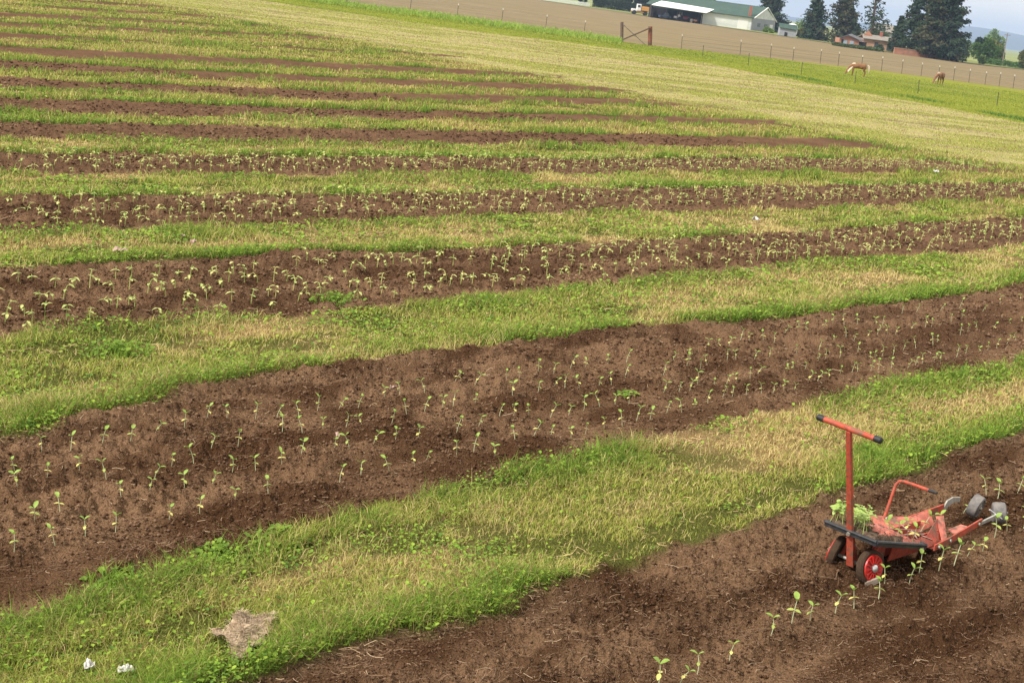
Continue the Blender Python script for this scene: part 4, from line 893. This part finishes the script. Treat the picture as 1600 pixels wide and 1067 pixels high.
MB().plate([(-3.6,-.4,1.82),(3.6,-.4,1.85),(3.2,2.5,2.6),(-3.2,2.5,2.6)], .12).plate([(-3.2,2.5,2.6),(3.2,2.5,2.6),(3.6,5.4,1.85),(-3.6,5.4,1.82)], .12).build('roof', M['tanroof'], ho)
MB().plate([(-3.4,1.5,2.2),(-1.2,1.5,2.2),(-2.4,1.5,3.4)], .2, (0,1,0)).build('gable', M['brick'], ho)
for x in (-.8,1.6): MB().box((x,-.03,.8), (.7,.08,1.2)).build('window', M['glass'], ho)
MB().box((.3,2.2,2.9), (.5,.5,.9)).build('chimney', M['brickred'], ho)
gh = tag(empty('grey_house', (68.0,300,0)), 'grey roofed house standing behind the brick house', 'house')
MB().box((0,2,1.7), (4.6,4,3.4)).build('walls', M['greywall'], gh)
MB().plate([(-2.6,-.3,3.3),(2.6,-.3,3.5),(2.0,2,5.0),(-1.8,2,5.1)], .12).plate([(-1.8,2,5.1),(2.0,2,5.0),(2.6,4.3,3.5),(-2.6,4.3,3.3)], .12).build('roof', M['tanroof'], gh)
for x in (-.9,-.1): MB().box((x,.35,4.0), (.45,.5,.55)).build('dormer_window', M['glass'], gh)
bw = tag(empty('brick_wall', (66.8,259,0), R(10)), 'low orange brick garden wall under the tall dark conifers', 'wall')
MB().box((0,0,.45), (12.4,.3,1.1)).build('wall', M['brick'], bw); MB().box((0,0,1.04), (12.5,.42,.1)).build('coping', M['pinkbrick'], bw)

# ---------------------------------------------------------------- trees
def cards(P, D, size, colr):
    """small random leaf-like triangles and quads at P"""
    n = len(P); a = rng.normal(size=(n, 3)); a /= np.linalg.norm(a, axis=1)[:, None]; a = a*.6 + D; a /= np.linalg.norm(a, axis=1)[:, None]
    b = np.cross(a, rng.normal(size=(n, 3))); b /= np.linalg.norm(b, axis=1)[:, None]; s_ = size[:, None]
    V = np.zeros((n, 4, 3), np.float32); V[:,0] = P-b*s_*.35; V[:,1] = P+a*s_*.5-b*s_*.1; V[:,2] = P+a*s_*1.1+b*s_*.2; V[:,3] = P+b*s_*.4
    return V.reshape(-1, 3), np.arange(n*4).reshape(n, 4), np.repeat(colr, 4, 0)
def conifer(x, y, h, rad, label, name='conifer_tree', seed=0, dens=1.0, start=.1, c0=(.018,.042,.022), c1=(.045,.075,.03), brown=.1, sparse=0.0, lean=LEAN, card=.42):
    rr = np.random.default_rng(seed); t = tag(empty(name, (x, y, -.1), rr.random()*6.28, lean), label, 'tree', 'tall dark conifers around the houses')
    PP, DD, SS, CC = [], [], [], []; z = h*start; lv = 0; bb = MB().tube([(0,0,0),(0,0,h*.5),(0,0,h*.97)], [h*.022+.06,h*.014+.03,.02], 8)
    while z < h*.98:
        f = (z/h-start)/(1-start); Lr = rad*(1-f)**.75*(.55+.45*min(1, f*6+.4)); nb = int(6+4*rr.random())
        for k in range(nb):
            if rr.random() < sparse: continue
            a = rr.random()*6.28; L1 = Lr*(.42+.85*rr.random()**1.3); dz = -.18-.2*rr.random()+.45*f; m_ = max(4, int(26*dens*(L1+.35)/ (1.6)))
            u = rr.random(m_)**.75; p = np.c_[np.cos(a)*u*L1, np.sin(a)*u*L1, z+dz*u*L1+.12*L1*u*u]
            wdt = .30*L1*(1-u*.7)+.12; p += rr.normal(size=(m_,3))*np.c_[wdt*.6, wdt*.6, wdt*.33]
            p[:, 2] -= .12*rr.random(m_)*L1
            PP.append(p); DD.append(np.tile([np.cos(a)*.7, np.sin(a)*.7, -.35], (m_, 1))); SS.append(card*(.6+.7*rr.random(m_)))
            tn = np.clip(rr.random()*.8+.25*rr.random(m_), 0, 1); cl = mixc(np.array(c0), np.array(c1), tn)
            if rr.random() < brown: cl = mixc(cl, np.array([.085,.075,.035]), .4+.5*rr.random(m_))
            CC.append(cl)
            bb.tube([(0,0,z), (math.cos(a)*L1*.8, math.sin(a)*L1*.8, z+dz*L1*.75)], [.05,.015], 4, caps=False)
        z += h*.028*(.7+.6*rr.random())*(1+sparse)
    V, F, K = cards(np.concatenate(PP), np.concatenate(DD), np.concatenate(SS), np.concatenate(CC))
    mesh_np('crown', V, [F], M['conleaf'], t, col=K); bb.build('trunk', M['bark'], t, smooth=True); return t
M['conleaf'] = mat('conifer_needles', attr=True, rough=.7, transl=.1, spec=.2)
def broadleaf(x, y, h, w_, label, name='broadleaf_tree', seed=0, c0=(.05,.10,.025), c1=(.14,.2,.05), n=5200, trunk=.25, card=.32, group='small trees and bushes by the far field edge', lean=LEAN, cat='tree'):
    rr = np.random.default_rng(seed); t = tag(empty(name, (x, y, -.1), 0, lean), label, cat, group)
    MB().tube([(0,0,0),(w_*.02,0,h*.35),(0,0,h*.8)], [.06+h*.03,.04+h*.02,.02], 8).build('trunk', M['bark'], t, smooth=True)
    lob = 22; cen = rr.normal(size=(lob,3)); cen /= np.linalg.norm(cen, axis=1)[:, None]; cen *= (.25+.75*rr.random((lob,1))**.5)*.78
    PP = []; CC = []; DD = []
    for k in range(lob):
        m_ = n//lob; v = rr.normal(size=(m_,3)); v /= np.linalg.norm(v, axis=1)[:, None]; rad = (.20+.24*rr.random())*(.45+.55*rr.random((m_,1))**.4)
        p = cen[k]+v*rad; PP.append(np.c_[p[:,0]*w_/2, p[:,1]*w_/2, h*(trunk+(1-trunk)/2)+p[:,2]*h*(1-trunk)*.55]); DD.append(v)
        CC.append(mixc(np.array(c0), np.array(c1), np.clip(rr.random()*.7+.4*rr.random(m_), 0, 1)))
    P = np.concatenate(PP); P[:, 2] = np.maximum(P[:, 2], .05)
    V, F, K = cards(P, np.concatenate(DD), card*(.5+.8*rr.random(len(P))), np.concatenate(CC)); mesh_np('crown', V, [F], M['conleaf'], t, col=K); return t
conifer(53.9,300,9.6,3.6,'triangular dark conifer standing alone right of the grey shed', seed=1, start=.04, dens=1.2, c1=(.05,.085,.045))
conifer(58.8,297,15,4.2,'brownish green conifer directly left of the brick hut', seed=2, brown=.45, start=.08, dens=1.0, sparse=.1, c1=(.06,.075,.035))
conifer(63.0,288,14.5,3.6,'thin sparse conifer with sky showing through, behind the brick hut', seed=3, sparse=.5, start=.12, dens=.65)
conifer(64.8,272,7.0,2.2,'short dark pine in front of the grey roofed house', seed=4, start=.03, sparse=.1, dens=1.0)
conifer(60.9,300,8.0,2.8,'mid sized conifer behind the hut, between two taller conifers', seed=14, start=.03, sparse=.1, dens=1.0, brown=.3)
broadleaf(63.2,283,3.4,4.6,'olive green tree crown hiding the brick house roof', seed=60, trunk=.1, n=3000, c0=(.03,.045,.018), c1=(.09,.12,.04))
conifer(65.6,263,15,3.1,'tall dark conifer at the left of the wall group', seed=5, start=.1, sparse=.15, dens=1.2)
conifer(67.3,258,16,3.4,'tall olive brown conifer in the middle of the wall group', seed=6, start=.09, brown=.55, dens=1.3, c1=(.055,.075,.03))
conifer(70.0,257,17,3.6,'tall blackish conifer at the right of the wall group', seed=7, start=.08, dens=1.5, c1=(.036,.062,.03))
conifer(68.6,262,15,2.8,'tall dark conifer standing behind the olive brown one', seed=8, start=.1, dens=1.2)
conifer(51.8,348,13,4.6,'wide dark conifer rising behind the barn gable', seed=9, start=.06, dens=1.6, c0=(.012,.03,.015))
for i, (x, y, h, w_, lb) in enumerate([(12.2,402,11,7,'dark leafy tree above the right end of the picket fence'),(17.5,398,13,8,'broad dark tree behind the orange truck'),(23.5,392,12,8,'dark tree left of the barn canopy'),(30.5,385,12,9,'dark tree behind the green barn roof'),(6.5,404,10,6,'dark tree right behind the middle of the picket fence')]):
    broadleaf(x, y, h, w_, lb, 'shade_tree', 20+i, (.012,.024,.012), (.04,.06,.022), n=6500, trunk=.0, card=.6, group='dark trees behind the truck and barn', lean=0)
broadleaf(38.5,372,12,7,'olive green tree rising behind the barn roof ridge', 'shade_tree', 31, (.05,.06,.015), (.12,.12,.03), n=4200, trunk=.1, card=.55, lean=0)
broadleaf(82.0,275,4.6,5.2,'round green tree by the hedge at the field edge', seed=40, trunk=.2, c1=(.10,.19,.045))
broadleaf(79.2,285,4.9,3.2,'dark ragged pine left of the round green tree', 'pine_tree', seed=41, c0=(.012,.03,.02), c1=(.03,.055,.03), trunk=.35)
broadleaf(85.0,287,5.0,3.8,'dark flat topped pine right of the round green tree', 'pine_tree', seed=42, c0=(.012,.03,.02), c1=(.035,.06,.03), trunk=.3)
broadleaf(127.3,420,7.6,6.2,'pale green round treetop far behind the round green tree', seed=43, c0=(.10,.17,.06), c1=(.18,.27,.09), trunk=.1, card=.45)
broadleaf(88.0,290,4.9,3.2,'yellowish slim tree by the power pole', seed=44, c0=(.10,.11,.03), c1=(.2,.2,.06), trunk=.15)
broadleaf(92.0,280,4.2,4.6,'olive bush tree at the right picture edge behind the hedge', seed=45, c0=(.06,.075,.02), c1=(.14,.15,.045), trunk=.1)
broadleaf(76.5,300,3.6,4.2,'yellow green bush right of the tall conifers', 'bush', seed=46, c0=(.10,.13,.03), c1=(.22,.24,.07), trunk=.05, cat='bush')
broadleaf(79.6,268,1.7,1.5,'small dark shrub left of the round tree trunk', 'bush', seed=47, n=900, trunk=.05, cat='bush')
broadleaf(47.3,322,1.15,3.0,'low bright green bush under the barn gable windows', 'bush', seed=48, n=1200, trunk=0, c0=(.09,.15,.03), c1=(.17,.26,.05), lean=0, cat='bush')
broadleaf(51.6,301,2.0,2.2,'yellowish bush beside the grey shed', 'bush', seed=49, n=1500, trunk=.02, c0=(.13,.15,.04), c1=(.24,.24,.08), cat='bush')
broadleaf(60.0,266,1.1,1.6,'dark round shrub before the brick house wall', 'bush', seed=50, n=900, trunk=0, c0=(.02,.04,.018), c1=(.05,.08,.03), cat='bush')
broadleaf(62.6,262,1.9,1.7,'taller dark shrub before the brick house window', 'bush', seed=51, n=1300, trunk=0, c0=(.02,.04,.018), c1=(.05,.08,.03), cat='bush')
broadleaf(55.8,330,3.6,4.0,'light green bush behind the grey shed roof', 'bush', seed=52, n=1500, trunk=.02, c0=(.10,.16,.05), c1=(.2,.28,.09), cat='bush')
for i_, (x, y, h, w_, lb) in enumerate([(84.5,300,4.2,4.6,'broad olive bush tree behind the flat topped pine'),(90.5,296,4.4,4.2,'dull green tree behind the hedge, right of the power pole'),(95.5,290,4.4,5.0,'dark green tree at the far right behind the hedge'),(78.4,310,3.2,4.0,'pale bush peeking out left of the ragged pine')]):
    broadleaf(x, y, h, w_, lb, seed=70+i_, trunk=.03, n=3500, c0=(.035,.06,.02), c1=(.11,.15,.05))
def hedge(x0, x1, y, h, label, seed, c0, c1, n=5000):
    rr = np.random.default_rng(seed); P = np.c_[x0+(x1-x0)*rr.random(n), y+1.0*rr.normal(size=n), h*rr.random(n)**.7]
    P[:, 2] *= .75+.5*fbm(P[:, 0]*.9, P[:, 1]*.2, 4, 2)
    V, F, K = cards(P, np.tile([0,-.2,.5], (n,1)), .26*(.6+.7*rr.random(n)), mixc(np.array(c0), np.array(c1), rr.random(n))); o = mesh_np('hedge', V, [F], M['conleaf'], col=K)
    return tag(o, label, 'hedge')
hedge(84,101,281,1.0,'clipped green hedge along the right end of the ploughed field',1,(.05,.11,.025),(.10,.19,.04))
hedge(50,58.5,258.5,.45,'low dark hedge running left of the brick hut',2,(.03,.055,.02),(.09,.13,.04),3000)
hedge(9.5,23,384,2.6,'dark ragged hedge between picket fence and truck',3,(.012,.024,.012),(.04,.06,.022),9000)
pp = tag(empty('power_pole', (87.0,280,0), 0, R(-2)), 'thin wooden power pole beside the hedge', 'pole')
MB().tube([(0,0,-.3),(0,0,6.3)], [.11,.07], 8).build('pole', M['oldwood'], pp); MB().box((0,-.1,5.9), (1.1,.1,.12)).build('crossarm', M['oldwood'], pp)
# yards behind the field edge
yd = mesh_np('far_lawn', [(-160,393,.06),(-6,387,.06),(20,341,.06),(46,301,.06),(62,267,.06),(75,257,.06),(90,275,.06),(190,291,.06),(230,560,.06),(-160,560,.06)], [np.array([range(10)])], M['land']); tag(yd, kind='structure')

# ---------------------------------------------------------------- haze
hzm = bpy.data.materials.new('air'); hzm.use_nodes = True; n_ = hzm.node_tree; n_.nodes.clear()
o_ = n_.nodes.new('ShaderNodeOutputMaterial'); pv = n_.nodes.new('ShaderNodeVolumePrincipled'); pv.inputs['Color'].default_value = (.54,.71,1.0,1); pv.inputs['Density'].default_value = HAZE; pv.inputs['Anisotropy'].default_value = .0
n_.links.new(pv.outputs[0], o_.inputs['Volume'])
hb_ = MB().box((0,0,59), (15900,15900,122)).build('haze', hzm); tag(hb_, kind='stuff')
